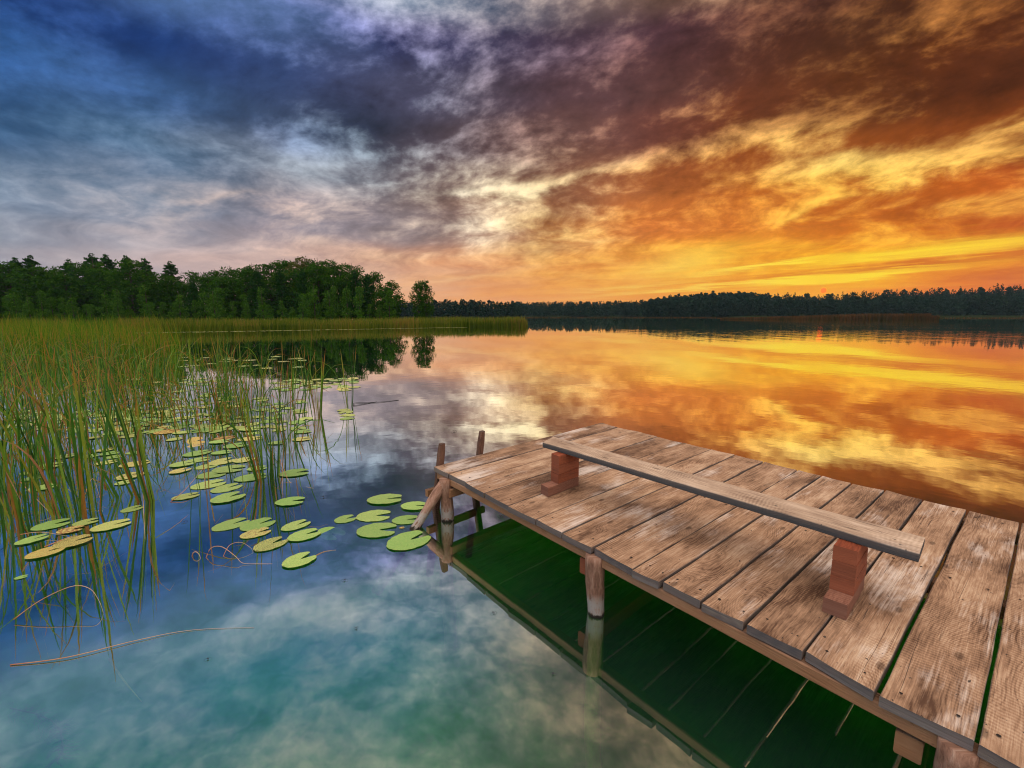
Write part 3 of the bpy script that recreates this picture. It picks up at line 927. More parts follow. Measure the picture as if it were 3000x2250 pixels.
def belt_line(s):       # waterline of the belt in front of the wood, s in 0..1
    tab = [(0, (-125, 38)), (.25, (-72, 46)), (.42, (-46, 51)), (.6, (-30, 60)), (.8, (-12, 73)), (.97, (1.8, 79)), (1, (2.5, 81))]
    for (a, p), (b, q) in zip(tab, tab[1:]):
        if a <= s <= b:
            k = (s - a) / (b - a)
            return p[0] + (q[0] - p[0]) * k, p[1] + (q[1] - p[1]) * k
    return tab[-1][1]


pp, hh = [], []
for i in range(15000):
    s = rnd.random() ** .8
    x, y = belt_line(s)
    dp = rnd.random() ** 1.6 * (11 if s < .9 else 5)
    pp.append((x - dp * .35 + rnd.gauss(0, .15), y + dp))
    hh.append(rnd.gauss(1.42, .17) + .28 * mnoise.noise(Vector((x * .2, y * .2, 0))) - (.35 if s > .985 else 0))
reed_mass('reed_belt', 'olive green reed belt along the lake edge in front of the wood', pp, hh, .035, M_REEDSTUFF, .16)
pp, hh = [], []
for i in range(5200):
    k = rnd.random()
    px = 2110 + 640 * k
    y = 196 + rnd.uniform(0, 8) * math.sin(math.pi * k) + (1 - k) * 14
    pp.append((px2x(px, y), y))
    hh.append((.55 + 1.9 * min(1, k * 1.5) * (1 if k < .96 else .6)) * rnd.uniform(.8, 1.1))
reed_mass('reed_island', 'reddish brown reed island lying low off the far right shore', pp, hh, .10, M_REEDISLE, .2)
pp, hh = [], []
for i in range(2600):
    px = rnd.uniform(1540, 3200)
    y = 268 + (px < 2100) * 40 + rnd.uniform(0, 6)
    pp.append((px2x(px, y), y))
    hh.append(rnd.uniform(.35, .7))
reed_mass('shore_reeds', 'thin strip of dull reeds along the far shore', pp, hh, .16, M_REEDISLE)

#@@PART3
# ------------------------------------------------------------------ near reeds, clump by clump
def clump_mesh(n, rad, hmin, hmax, spread, droop, dry, seed, lean=(0, 0), wid=.0085):
    r = random.Random(seed)
    mb = MB()
    for i in range(n):
        th, rr = r.uniform(0, 6.283), rad * math.sqrt(r.random())
        base = Vector((math.cos(th) * rr, math.sin(th) * rr, -.35))
        isdry = r.random() < dry
        tint = r.uniform(.72, 1) if isdry else min(.68, max(0, r.gauss(.30, .22)))
        L = r.uniform(hmin, hmax) * (r.uniform(.45, .9) if isdry else 1) + .35
        tilt = abs(r.gauss(0, spread)) + rr / max(rad, .01) * spread * .6
        ta = th + r.gauss(0, .8)
        d = Vector((math.sin(tilt) * math.cos(ta) + lean[0], math.sin(tilt) * math.sin(ta) + lean[1], math.cos(tilt))).normalized()
        q = r.random()
        curv = r.uniform(.04, .22)
        if q < droop:
            curv = r.uniform(1.2, 6.0)
        kink = r.uniform(.5, .85) if r.random() < (.10 + .25 * isdry) else 9
        side = Vector((r.uniform(-1, 1), r.uniform(-1, 1), 0)).normalized()
        w0 = wid * r.uniform(.65, 1.45)
        fold = Vector((math.cos(ta), math.sin(ta), 0))
        ns = 11
        p = base.copy()
        vs, wc = [], []
        rv = r.random()
        kinked = False
        for k in range(ns + 1):
            s = k / ns
            if s < .8:
                w = w0 * (1 - .25 * s)
            else:
                w = w0 * .8 * max(.12, (1 - s) / .2)
            # the leaf turns gently along its length
            tw = side * math.cos(s * 1.2) + d.cross(side) * math.sin(s * 1.2)
            vs += [p - tw * w, p + tw * w]
            wc += [(s if s > .0 else 0, tint, rv)] * 2
            p = p + d * (L / ns)
            bend_ = curv * (s ** 2.2) / ns * 3.0
            d = (d + (fold + Vector((0, 0, -1.0))) * bend_ * .5).normalized()
            if s > kink and not kinked:
                kinked = True
                d = (fold * r.uniform(.5, 1) + Vector((r.uniform(-.5, .5), r.uniform(-.5, .5), -r.uniform(.2, .9)))).normalized()
            if p.z < .012 and k > 4:
                d = Vector((d.x, d.y, .02)).normalized()
                p.z = max(p.z, .012)
        fs = [(2 * k, 2 * k + 1, 2 * k + 3, 2 * k + 2) for k in range(ns)]
        mb.add(vs, fs, wc)
    me = mb.mesh('reed_clump', True)
    me.materials.append(M_BLADE)
    return me


CL = [clump_mesh(15, .13, .95, 1.85, .13, .5, .22, 100 + i, wid=.0075) for i in range(5)]          # loose medium tuft
DN = [clump_mesh(26, .15, .9, 1.75, .13, .48, .28, 200 + i, wid=.0075) for i in range(4)]            # dense tuft
FW = [clump_mesh(6, .07, 1.1, 1.75, .13, .25, .12, 300 + i) for i in range(4)]            # a few stalks
WD = [clump_mesh(46, .6, .9, 1.75, .16, .55, .28, 400 + i, wid=.0075) for i in range(5)]           # wide stand


def clump(me, px, py, label, group, sc=1.0, rz=None, name='reed_clump'):
    p = at(px, py, 0)
    o = link(name, me)
    o.location = (p.x, p.y, 0)
    o.rotation_euler = (0, 0, rnd.uniform(0, 6.28) if rz is None else rz)
    o.scale = (sc, sc, sc)
    return tag(o, label, 'reeds', group)


GC = 'reed clumps standing in the water'
main = clump_mesh(30, .09, 1.0, 1.66, .095, .34, .12, 901, wid=.0095)
clump(main, 787, 1404, 'dense upright reed clump with its foot among the lily pads', GC)
clump(DN[0], 842, 1300, 'reed tuft just behind the dense upright clump', GC, .9)
clump(clump_mesh(20, .045, 1.0, 1.5, .07, .25, .35, 902), 933, 1216, 'slim brown-footed reed tuft near the open water', GC)
clump(clump_mesh(6, .05, .9, 1.5, .10, .3, .05, 903), 1024, 1190, 'rightmost few thin reeds leaning over open water', GC)
clump(clump_mesh(1, .01, 1.3, 1.35, .02, 0, 0, 904), 1032, 1188, 'single straight reed stem beside the open water', GC)
clump(clump_mesh(16, .06, 1.2, 1.65, .07, .1, .14, 905, lean=(-.16, -.02), wid=.0105), 445, 1466, 'front reed clump with broad stems fanning to the left', GC, rz=0)
clump(clump_mesh(9, .10, 1.3, 1.75, .10, .15, .3, 906, lean=(-.42, .10), wid=.0105), 402, 1453, 'reed stems slanting far to the left beside the front clump', GC, rz=0)
clump(clump_mesh(22, .13, 1.2, 1.8, .07, .16, .22, 907, wid=.011), 236, 1508, 'reed clump rising behind the group of yellowing pads', GC)
clump(clump_mesh(3, .05, 1.4, 1.7, .03, .0, .0, 908, lean=(-.34, .02), wid=.009), 214, 1514, 'long reed stems crossing left over the yellowing pads', GC, rz=0)
clump(clump_mesh(16, .09, 1.2, 1.75, .07, .2, .2, 909, wid=.009), 70, 1516, 'tall reed clump at the near left corner of the reeds', GC)
clump(clump_mesh(14, .12, 1.2, 1.75, .07, .2, .2, 919, wid=.009), 10, 1500, 'outermost near reed clump at the far left', GC)
clump(clump_mesh(2, .03, 1.15, 1.5, .05, .0, 0, 910, lean=(-.08, 0)), 580, 1448, 'two thin reed stems left of the speckled pads', GC, rz=0)
clump(clump_mesh(3, .05, 1.0, 1.4, .06, .1, .5, 911, lean=(-.05, 0)), 606, 1440, 'thin stems with rusty base between two pads', GC, rz=0)
clump(clump_mesh(2, .03, 1.0, 1.4, .05, .0, 0, 912), 684, 1412, 'two fine green stems rising between overlapping pads', GC)
clump(clump_mesh(1, .01, .5, .55, .1, 0, 0, 913), 710, 1422, 'short single green stem between overlapping pads', GC)
for px, py, k in ((668, 1240, DN), (716, 1236, CL), (745, 1252, CL), (632, 1246, CL), (610, 1262, CL), (696, 1222, DN), (560, 1245, CL), (525, 1252, CL), (880, 1224, FW), (862, 1196, FW), (902, 1168, FW), (838, 1190, CL)):
    clump(rnd.choice(k), px, py, 'reed tuft in the middle stand behind the pads', 'reed tufts of the middle stand', rnd.uniform(.85, 1.0))
for px, py, k in ((365, 1270, CL), (330, 1262, CL), (300, 1300, FW), (420, 1262, CL), (215, 1272, CL), (160, 1290, CL), (140, 1350, CL), (250, 1350, FW), (112, 1392, DN), (60, 1370, FW), (20, 1310, CL), (72, 1290, CL), (196, 1400, FW),
                  (455, 1240, CL), (490, 1222, CL), (395, 1222, DN), (20, 1420, CL), (-40, 1400, DN), (172, 1330, FW), (290, 1255, CL), (255, 1285, FW), (105, 1310, CL), (340, 1310, FW), (130, 1440, CL), (-30, 1330, DN)):
    clump(rnd.choice(k), px, py, 'reed tuft in the left stand above the pad carpet', 'reed tufts of the left stand', rnd.uniform(.9, 1.08))
for i in range(22):
    py = rnd.uniform(1080, 1195)
    px = rnd.uniform(-60, 620 - (1235 - py) * .9)
    clump(rnd.choice(WD if rnd.random() < .55 else DN), px, py, 'wide reed stand in the thick of the reeds on the left', 'wide reed stands on the left', rnd.uniform(.9, 1.08))
for i in range(16):
    py = rnd.uniform(1130, 1210)
    px = rnd.uniform(560, 800)
    clump(rnd.choice(CL + FW), px, py, 'thin reed tuft standing before the dark reflection', 'thin reed tufts before the dark reflection', rnd.uniform(.85, 1.0))
# the thick of the reeds beyond: one mass
pp, hh = [], []
for i in range(5200):
    py = 990 + rnd.random() ** 1.3 * 90
    px = rnd.uniform(-120, 640 - (1110 - py) * 2.4 + rnd.gauss(0, 50))
    p = at(px, py, 0)
    if px < -120:
        continue
    pp.append((p.x, p.y))
    hh.append(rnd.gauss(1.42, .24) + (.5 if rnd.random() < .06 else 0))
M_REEDNEAR = leafy('reed_thicket', [(0, (.03, .12, .008)), (.4, (.085, .21, .012)), (.7, (.22, .25, .022)), (1, (.40, .18, .03))], .4)
reed_mass('reed_thicket', 'thick green and rusty reeds filling the far left shallows', pp, hh, .011, M_REEDNEAR, .12)

# ------------------------------------------------------------------ lily pads
def pad_mesh(seed):
    r = random.Random(seed)
    mb = MB()
    n, rings = 44, 5
    notch = r.uniform(.16, .30)
    ratio = r.uniform(.70, .80)
    ph = [r.uniform(0, 6.28) for _ in range(4)]
    curl = r.uniform(.0, .05)
    vs, wc, fs = [(0, 0, .006)], [(0, math.pi, 0)], []
    for k in range(1, rings + 1):
        f = k / rings
        for j in range(n):
            th = notch + (2 * math.pi - 2 * notch) * j / (n - 1)
            # lobes run past the stalk on both sides of the cleft
            e = 1.0 / math.sqrt((math.cos(th) / 1.0) ** 2 + (math.sin(th) / ratio) ** 2)
            lobe = 1 + .06 * math.cos(th)
            edge = min(1, (j + .0) / 3.0, (n - 1 - j) / 3.0)
            rr = e * lobe * (1 - .12 * (1 - edge) ** 2) * (1 + (.012 * math.sin(7 * th + ph[0]) + .010 * math.sin(13 * th + ph[1]) + .008 * math.sin(23 * th + ph[2])) * f)
            x = rr * f * math.cos(th)
            y = rr * f * math.sin(th)
            z = .006 + .02 * f * f * curl * 4 + (.010 * math.sin(9 * th + ph[3]) + .008 * math.sin(4 * th + ph[1])) * f ** 4 * .7
            vs.append((x - .12, y, max(z, .004)))
            wc.append((f, th, 0))
    for j in range(n - 1):
        fs.append((0, 1 + j, 2 + j))
    for k in range(rings - 1):
        for j in range(n - 1):
            a = 1 + k * n + j
            fs.append((a, a + n, a + n + 1, a + 1))
    mb.add(vs, fs, wc)
    me = mb.mesh('lily_pad', True)
    me.materials.append(M_PAD)
    return me


PADS = [pad_mesh(i) for i in range(8)]
placed = []


def pad(x1, y1, x2, y2, label, group, ye=.15, spt=.2, brn=0.0, z=.004, tilt=0.0, flip=False):
    """pad between two picked ends of its long axis (cleft towards the second)"""
    a, b = at(x1, y1, 0), at(x2, y2, 0)
    if flip:
        a, b = b, a
    d = b - a
    o = link('lily_pad', PADS[rnd.randrange(8)])
    L = d.length / 2.05
    o.location = (a.x + d.x * .56, a.y + d.y * .56, z)
    o.rotation_euler = (rnd.uniform(-.008, .008), tilt, math.atan2(d.y, d.x))
    o.scale = (L, L * rnd.uniform(.92, 1.08), L)
    o.color = (min(1, max(0, ye)), spt, brn, 1)
    placed.append((o.location.x, o.location.y, L))
    return tag(o, label, 'lily pad', group)


GP = 'lily pads floating on the lake'
def Z5(a): return (500 + a[0] * .3014, 1200 + a[1] * .3014, 500 + a[2] * .3014, 1200 + a[3] * .3014)
def Z4(a): return (60 + a[0] * .2713, 1250 + a[1] * .2713, 60 + a[2] * .2713, 1250 + a[3] * .2713)
def Z6(a): return (900 + a[0] * .1808, 1400 + a[1] * .1808, 900 + a[2] * .1808, 1400 + a[3] * .1808)
near = [
    # open-water group in the middle
    (Z5((380, 1182, 772, 1062)), .12, .1, 0, 'long fresh green pad at the left end of the middle group'),
    (Z5((658, 1178, 1018, 1064)), .05, .1, 0, 'glossy green pad overlapping a yellow-brown one'),
    (Z5((655, 1252, 985, 1162)), .62, .7, .35, 'yellow-brown speckled pad tucked under a glossy green one'),
    (Z5((1065, 1185, 1355, 1080)), .22, .4, .1, 'heart-shaped pad with a brown torn lobe and deep cleft'),
    (Z5((795, 1385, 1132, 1250)), .45, .95, .05, 'yellow-green pad densely dotted with brown specks'),
    (Z5((1120, 1278, 1462, 1178)), .14, .2, 0, 'light green pad right of the dotted yellow-green one'),
    (Z5((1080, 1545, 1405, 1402)), .18, .35, 0, 'lone green pad nearest the viewer in the middle group'),
    (Z5((1002, 912, 1320, 886)), .02, .15, 0, 'bright green pad floating alone in front of the dense reed clump'),
    (Z5((375, 918, 725, 812)), .12, .2, 0, 'green pad with wavy edge at the front of the reed-side raft'),
    (Z5((375, 812, 695, 722)), .22, .2, 0, 'dull green pad behind the wavy-edged one'),
    (Z5((172, 772, 552, 692)), .25, .2, 0, 'green pad between two thin reed stems'),
    (Z5((232, 662, 560, 612)), .10, .15, 0, 'broad green pad in the middle of the raft with folded rim'),
    (Z5((-10, 880, 296, 818)), .38, .35, 0, 'olive speckled pad touching the thin stems with rusty base'),
    (Z5((598, 692, 945, 640)), .06, .05, 0, 'smooth green pad left of the dense reed clump'),
    (Z5((730, 592, 945, 560)), .10, .1, 0, 'small green pad pushed against the back of the dense reed clump'),
    (Z5((1035, 640, 1366, 602)), .04, .05, 0, 'fresh green pad right of the dense reed clump'),
    (Z5((-20, 632, 192, 572)), .72, .4, .1, 'golden pad with dark bites at the left of the raft'),
    (Z5((-30, 560, 250, 512)), .20, .1, 0, 'pale green pad behind the golden one'),
    (Z5((130, 512, 405, 470)), .18, .1, 0, 'pale green pad stacked behind two others in the raft'),
    (Z5((215, 582, 470, 532)), .25, .4, 0, 'mottled green pad in the centre of the raft'),
    (Z5((360, 545, 640, 470)), .50, .5, .2, 'yellowing pad with bronze blotches in the raft'),
    (Z5((610, 522, 822, 462)), .48, .5, .15, 'yellowing pad at the right rear of the raft'),
    (Z5((392, 592, 735, 572)), .18, .3, 0, 'green pad with brown freckles at the right of the raft'),
    (Z5((104, 462, 396, 400)), .05, .1, 0, 'bright green pad apart behind the raft with a raised edge'),
    (Z5((378, 435, 608, 408)), .05, .1, 0, 'bright green pad with a notch beside a folded one'),
    (Z5((498, 380, 757, 332)), .02, .0, 0, 'slender bright green pad slanting behind the notched one'),
    (Z5((360, 328, 586, 306)), .12, .1, 0, 'oval green pad in front of the rusty orange one'),
    (Z5((410, 288, 645, 264)), .85, .4, .8, 'rusty orange and purple decaying pad'),
    (Z5((632, 300, 905, 270)), .62, .3, .35, 'brownish yellow pad right of the rusty orange one'),
    (Z5((150, 342, 336, 308)), .95, .3, .3, 'curled golden yellow pad lifting from the water'),
    (Z5((150, 298, 272, 284)), .10, .1, 0, 'little green pad behind the curled golden one'),
    (Z5((-40, 298, 122, 280)), .42, .2, 0, 'olive pad left of the curled golden one'),
    (Z5((1168, 302, 1376, 278)), .58, .5, .2, 'yellow-bronze pad at the right behind the dense reed clump'),
    (Z5((1192, 228, 1382, 206)), .06, .05, 0, 'fresh green pad behind the yellow-bronze one'),
    (Z5((940, 335, 1128, 318)), .15, .1, 0, 'green pad seen through the top of the dense reed clump'),
    (Z5((650, 198, 905, 186)), .25, .2, 0, 'long dull pad at the back of the raft'),
    (Z5((715, 240, 880, 224)), .18, .1, 0, 'round green pad at the back of the raft'),
    (Z5((-10, 212, 102, 196)), .80, .2, .5, 'orange-edged pad among the left reed feet'),
    # left group
    (Z4((85, 1118, 572, 1012)), .04, .15, 0, 'big bright green pad with a cleft at the far left'),
    (Z4((540, 1072, 868, 1002)), .30, .5, 0, 'olive green speckled pad right of the big bright green one'),
    (Z4((370, 1150, 705, 1092)), .72, .4, .75, 'brown blotched pad half hidden under two green ones'),
    (Z4((720, 1135, 1222, 1018)), .46, .35, 0, 'large yellow-green pad with a long cleft'),
    (Z4((-90, 1290, 326, 1172)), .10, .25, 0, 'green pad with pale scratches under a dry stalk'),
    (Z4((20, 1440, 500, 1300)), .82, .5, .2, 'largest golden yellow pad at the far left'),
    (Z4((318, 1325, 800, 1188)), .70, .95, .05, 'yellow pad peppered with dark flecks'),
    (Z4((1068, 930, 1328, 855)), .18, .8, 0, 'small green pad flecked black left of the front reed clump'),
    (Z4((-80, 1650, 88, 1612)), .0, .0, 0, 'small green pad alone below the golden one at the far left'),
    (Z4((42, 702, 412, 626)), .08, .1, 0, 'pointed green pad slanting at the far left'),
    (Z4((-20, 590, 240, 542)), .05, .1, 0, 'notched green pad behind the pointed one'),
    (Z4((-20, 515, 232, 484)), .15, .1, 0, 'dark green pad touching the notched one'),
    (Z4((60, 462, 490, 402)), .22, .1, 0, 'flat dull green pad between the left reed stems'),
    (Z4((338, 358, 622, 296)), .22, .3, 0, 'broad dull green pad behind the left reed clump'),
    (Z4((612, 352, 862, 304)), .05, .1, 0, 'bright green pad left of a raised one'),
    (Z4((848, 318, 1082, 272)), .0, .0, 0, 'raised light green pad behind the slanting stems'),
    (Z4((884, 345, 1120, 312)), .10, .1, 0, 'green pad under the slanting stems'),
    (Z4((782, 412, 1062, 368)), .48, .4, .1, 'yellowish pad in front of the slanting stems'),
    (Z4((1038, 440, 1420, 372)), .68, .4, .25, 'yellow pad with a rusty tip behind the front reed clump'),
    (Z4((1120, 298, 1342, 272)), .12, .1, 0, 'small green pad behind the yellow one with a rusty tip'),
    (Z4((1002, 636, 1240, 580)), .30, .4, 0, 'mottled pad left of the front reed clump'),
    (Z4((1018, 586, 1330, 492)), .55, .5, .4, 'half brown pad above the mottled one'),
    (Z4((798, 275, 1012, 238)), .60, .3, .3, 'tan pad lying behind the raised light green one'),
    (Z4((340, 288, 490, 262)), .90, .2, .7, 'small rust-coloured pad behind the left reed clump'),
    (Z4((668, 140, 902, 108)), .50, .4, .2, 'olive-yellow pad at the rear edge of the open patch'),
    (Z4((868, 90, 1085, 56)), .20, .1, 0, 'green pad right of the olive-yellow one'),
    (Z4((1028, 90, 1310, 42)), .22, .2, 0, 'dull green pad crossed by a long bent reed'),
    (Z4((1055, 122, 1340, 82)), .48, .4, .2, 'bronze-green pad below the dull green one'),
    (Z4((1415, 82, 1742, 36)), .88, .3, .6, 'orange pad with purple rim near the bent reed tip'),
    (Z4((1560, 160, 1755, 124)), .38, .1, 0, 'small olive pad alone below the orange one'),
    (Z4((480, 128, 642, 106)), .85, .3, .5, 'small orange pad between the left stems'),
    (Z4((30, 208, 165, 186)), .45, .3, .1, 'small yellowish pad at the rear left'),
    # by the dock
    (Z6((940, 380, 1560, 335)), .14, .2, 0, 'farthest green pad of the group beside the ladder'),
    (Z6((1500, 465, 1960, 470)), .10, .1, 0, 'ribbed green pad partly behind the slanting log brace'),
    (Z6((425, 722, 800, 622)), .10, .35, 0, 'small green pad at the left of the dockside group'),
    (Z6((765, 640, 1390, 600)), .20, .3, .15, 'long green pad with a torn brown lobe near the dock'),
    (Z6((1350, 705, 1830, 668)), .04, .1, 0, 'folded green pad at the foot of the log brace'),
    (Z6((768, 872, 1488, 838)), .08, .25, 0, 'broad smooth green pad in front of the dockside group'),
    (Z6((1280, 1165, 1962, 905)), .03, .1, 0, 'big vivid green pad nearest the dock'),
]
for e, ye, sp, br, lab in near:
    o = pad(*e, lab, GP, ye, sp, br)
e = Z5((1450, 1162, 1665, 1228))
o = pad(*e, 'green pad half sunk under the water beside the light green one', GP, .0, .0, 0)
o.location.z = -.008
o.rotation_euler.y = .10
for k, ob in enumerate([q for q in C.objects if q.name.startswith('lily_pad')]):
    ob.location.z = .003 + (k % 9) * .0012 if ob.location.z > 0 else ob.location.z
o = [q for q in C.objects if q.get('label', '').startswith('curled golden')][0]
o.rotation_euler.x = .5
o.location.z = .03
e = Z6((1490, 822, 1580, 802))
pad(*e, 'tiny browned pad scrap beside the foot of the log brace', GP, .9, .6, .6)
e = (1455 / 2.212 * 0 + 560 + 1320 * .226, 950 + 1130 * .226, 560 + 1600 * .226, 950 + 1145 * .226)


def scatter(n, region, label, group, lmin, lmax, yel=.25, gap=.8):
    k = tries = 0
    while k < n and tries < n * 60:
        tries += 1
        px, py = region()
        p = at(px, py, 0)
        L = rnd.uniform(lmin, lmax)
        if any((p.x - x) ** 2 + (p.y - y) ** 2 < ((L + l) * gap) ** 2 for x, y, l in placed):
            continue
        o = link('lily_pad', PADS[rnd.randrange(8)])
        o.location = (p.x, p.y, .003 + rnd.random() * .006)
        o.rotation_euler = (rnd.uniform(-.008, .008), rnd.uniform(-.008, .008), rnd.uniform(0, 6.28))
        o.scale = (L, L, L)
        y_ = rnd.gauss(yel, .2)
        o.color = (min(.9, max(0, y_)), rnd.uniform(0, .5), max(0, rnd.gauss(-.05, .2)), 1)
        placed.append((p.x, p.y, L))
        tag(o, label, 'lily pad', group)
        k += 1


scatter(4, lambda: (rnd.uniform(970, 1030), rnd.uniform(1198, 1228)), 'pad at the outer edge of the carpet by the rightmost thin reeds', 'pads by the rightmost thin reeds', .15, .19)
scatter(34, lambda: (rnd.uniform(800, 1040), 1108 + rnd.random() * 36), 'pale pad in the raft floating before the dark tree reflection', 'pads of the raft before the dark reflection', .16, .24, .3, .62)
scatter(70, lambda: (rnd.uniform(40, 660), rnd.uniform(1205, 1268)), 'pad in the carpet between the left reed tufts', 'pads of the carpet between the left reeds', .14, .21, .28, .66)
scatter(34, lambda: (rnd.uniform(640, 900), rnd.uniform(1160, 1262)), 'pad scattered around the middle reed tufts', 'pads around the middle reed tufts', .13, .19, .28, .75)
scatter(34, lambda: (rnd.uniform(380, 660), rnd.uniform(1110, 1200)), 'small pad in the band behind the left reeds', 'pads of the band behind the left reeds', .15, .22, .25, .65)
scatter(24, lambda: (rnd.uniform(520, 900), 1045 + rnd.random() ** 1.3 * 34), 'thin pale sliver of a pad far out in the dark reflection', 'pads far out in the dark reflection', .18, .30, .5, .9)
# pale line of floating leaves along the reed belt: beyond counting
mb = MB()
for i in range(700):
    s = .30 + .56 * rnd.random()
    x, y = belt_line(s)
    off = -rnd.random() ** 1.8 * 3.2 * (1 - max(0, s - .5) * 2.2)
    L = rnd.uniform(.12, .24)
    a = rnd.uniform(0, 6.28)
    mb.add([(x + L * math.cos(a + j * 1.047) * (1 if j else .6), y + off + L * math.sin(a + j * 1.047), .01 + rnd.random() * .01) for j in range(6)], [(0, 1, 2, 3, 4, 5)], [(.5, 1, 0)] * 6)
o = tag(mb.obj('floating_leaves', M_PAD), 'pale line of floating leaves along the foot of the reed belt', 'floating leaves', None, 'stuff')
o.color = (.55, 0, .1, 1)

# ------------------------------------------------------------------ dock
ZD, TH = .48, .048
near_c = [(1270, 1367)] + [(1313, 1388), (1363, 1412), (1419, 1444), (1489, 1482), (1571, 1521), (1648, 1561), (1737, 1604), (1853, 1668), (1937, 1705), (2052, 1764), (2184, 1825), (2355, 1908), (2568, 2033)]
far_c = [(1763, 1238)] + [(1810, 1252), (1864, 1263), (1926, 1279), (2000, 1297), (2082, 1317), (2154, 1333), (2237, 1352), (2337, 1377), (2407, 1394), (2495, 1416), (2593, 1436), (2703, 1465), (2835, 1494)]
gapw = [0, .012, .009, .014, .012, .014, .013, .018, .012, .014, .013, .018, .014, .020]
NE = [at(*p, ZD) for p in near_c]
FE = [at(*p, ZD) for p in far_c]
dirE = (NE[-1] - NE[0]).normalized()
# a few more planks carry the dock on towards the viewer's side
for k in range(7):
    NE.append(NE[-1] + dirE * .29 + (dirE.cross(Vector((0, 0, 1)))) * (.02 if k % 2 else -.02))
    FE.append(FE[-1] + dirE * .285)
    gapw.append(.014)
AB = (FE[0] - NE[0]).normalized()
AX = math.atan2(AB.y, AB.x)


def board(mb, NL, NR, FL, FR, th, pid, jit=.004, n=18, ch=.004, wane=0.0, cup=0.0, warp=0.0):
    """sawn board between four top corners, chamfered, with slightly uneven edges"""
    L = ((FL + FR) - (NL + NR)).length / 2
    vs, wc, eg = [], [], []
    sec = 10
    for k in range(n + 1):
        t = k / n
        u = t * L
        l, r = NL.lerp(FL, t), NR.lerp(FR, t)
        ax = (r - l).normalized()
        w = (r - l).length
        jl = jit * (mnoise.noise(Vector((u * 2.2, pid * 7.1, 0))) + .4 * mnoise.noise(Vector((u * 9, pid * 3.1, 2))))
        jr = jit * (mnoise.noise(Vector((u * 2.2, pid * 5.3, 9))) + .4 * mnoise.noise(Vector((u * 9, pid * 2.7, 5))))
        zt = warp * mnoise.noise(Vector((u * .9, pid * 4.4, 3)))
        l = l + ax * jl + Vector((0, 0, zt))
        r = r + ax * jr + Vector((0, 0, zt))
        c = ch * (1 + .5 * mnoise.noise(Vector((u * 14, pid, 1))))
        up = Vector((0, 0, 1))
        mdl = (l + r) / 2 - up * cup
        q1, q2 = l.lerp(r, .28) - up * cup * .7, l.lerp(r, .72) - up * cup * .7
        loop = [l - up * c, l + ax * c, q1, mdl, q2, r - ax * c, r - up * c, r - up * (th - c), r - ax * c - up * th, l + ax * c - up * th, l - up * (th - c)]
        vv = [-.5 * w, -.5 * w, -.22 * w, 0, .22 * w, .5 * w, .5 * w, .5 * w + th, .5 * w + th, -.5 * w - th, -.5 * w - th]
        ee = [.8, 0, 0, 0, 0, 0, .8, 1, .6, .6, 1]
        vs += loop
        wc += [(u, v_, pid) for v_ in vv]
        eg += ee
    m = len(vv)
    fs = []
    for k in range(n):
        for j in range(m):
            j2 = (j + 1) % m
            fs.append((k * m + j, (k + 1) * m + j, (k + 1) * m + j2, k * m + j2))
    mb.add(vs, fs, wc, eg)
    # sawn ends with end grain
    for k, rev in ((0, False), (n, True)):
        loop = vs[k * m:(k + 1) * m]
        c0 = loop[0]
        idx = list(range(m))
        mb.add(loop, [tuple(idx if rev else idx[::-1])][0:1], [(.3 * (p - c0).length, p.z * 4, pid + .5) for p in loop], 1.0)


dock = empty('dock', (NE[7].x, NE[7].y, 0))
tag(dock, 'weathered plank dock on log posts reaching into the lake', 'dock')


def dpart(mb, name, mat, smooth=False, parent=None):
    o = mb.obj(name, mat, parent or dock, smooth)
    if parent is None:
        o.matrix_parent_inverse = Matrix.Translation(-dock.location)
    return o


mb = MB()
for k in range(len(NE) - 1):
    g0, g1 = gapw[k], gapw[k + 1] if k + 1 < len(gapw) else .02
    e0 = dirE * g0 * .5
    e1 = dirE * g1 * .5
    ov = AB * rnd.uniform(-.012, .012)
    dz = Vector((0, 0, rnd.uniform(-.004, .004)))
    board(mb, NE[k] + e0 + ov + dz, NE[k + 1] - e1 + ov + dz, FE[k] + e0 + dz, FE[k + 1] - e1 + dz, TH, k + 1, .006, cup=.004, warp=.004)
dk = dpart(mb, 'deck', M_DECK)
# nail heads belong to the deck mesh
nb_ = MB()
for k in range(len(NE) - 1):
    for t_n in (.035, .5, .955):
        for s_n in (.22, .76):
            c_ = (NE[k].lerp(NE[k + 1], s_n)).lerp(FE[k].lerp(FE[k + 1], s_n), t_n) + Vector((rnd.uniform(-.015, .015), rnd.uniform(-.015, .015), -.001))
            r_n = rnd.uniform(.005, .009)
            nb_.add([c_ + Vector((r_n * math.cos(j * 1.047), r_n * math.sin(j * 1.047), .002)) for j in range(6)], [(0, 1, 2, 3, 4, 5)])
import bmesh
bm_ = bmesh.new()
bm_.from_mesh(dk.data)
n0 = len(bm_.faces)
bm_.from_mesh(nb_.mesh('nails'))
bm_.faces.ensure_lookup_table()
for f_ in bm_.faces[n0:]:
    f_.material_index = 1
bm_.to_mesh(dk.data)
bm_.free()
dk.data.materials.append(M_BUG)


def beam(mb, a, b, w, h, pid, jit=.004):
    """squared beam, top centreline a to b"""
    d = (b - a).normalized()
    s = Vector((d.y, -d.x, 0)).normalized() * (w / 2)
    board(mb, a - s, a + s, b - s, b + s, h, pid, jit, 12, .006)


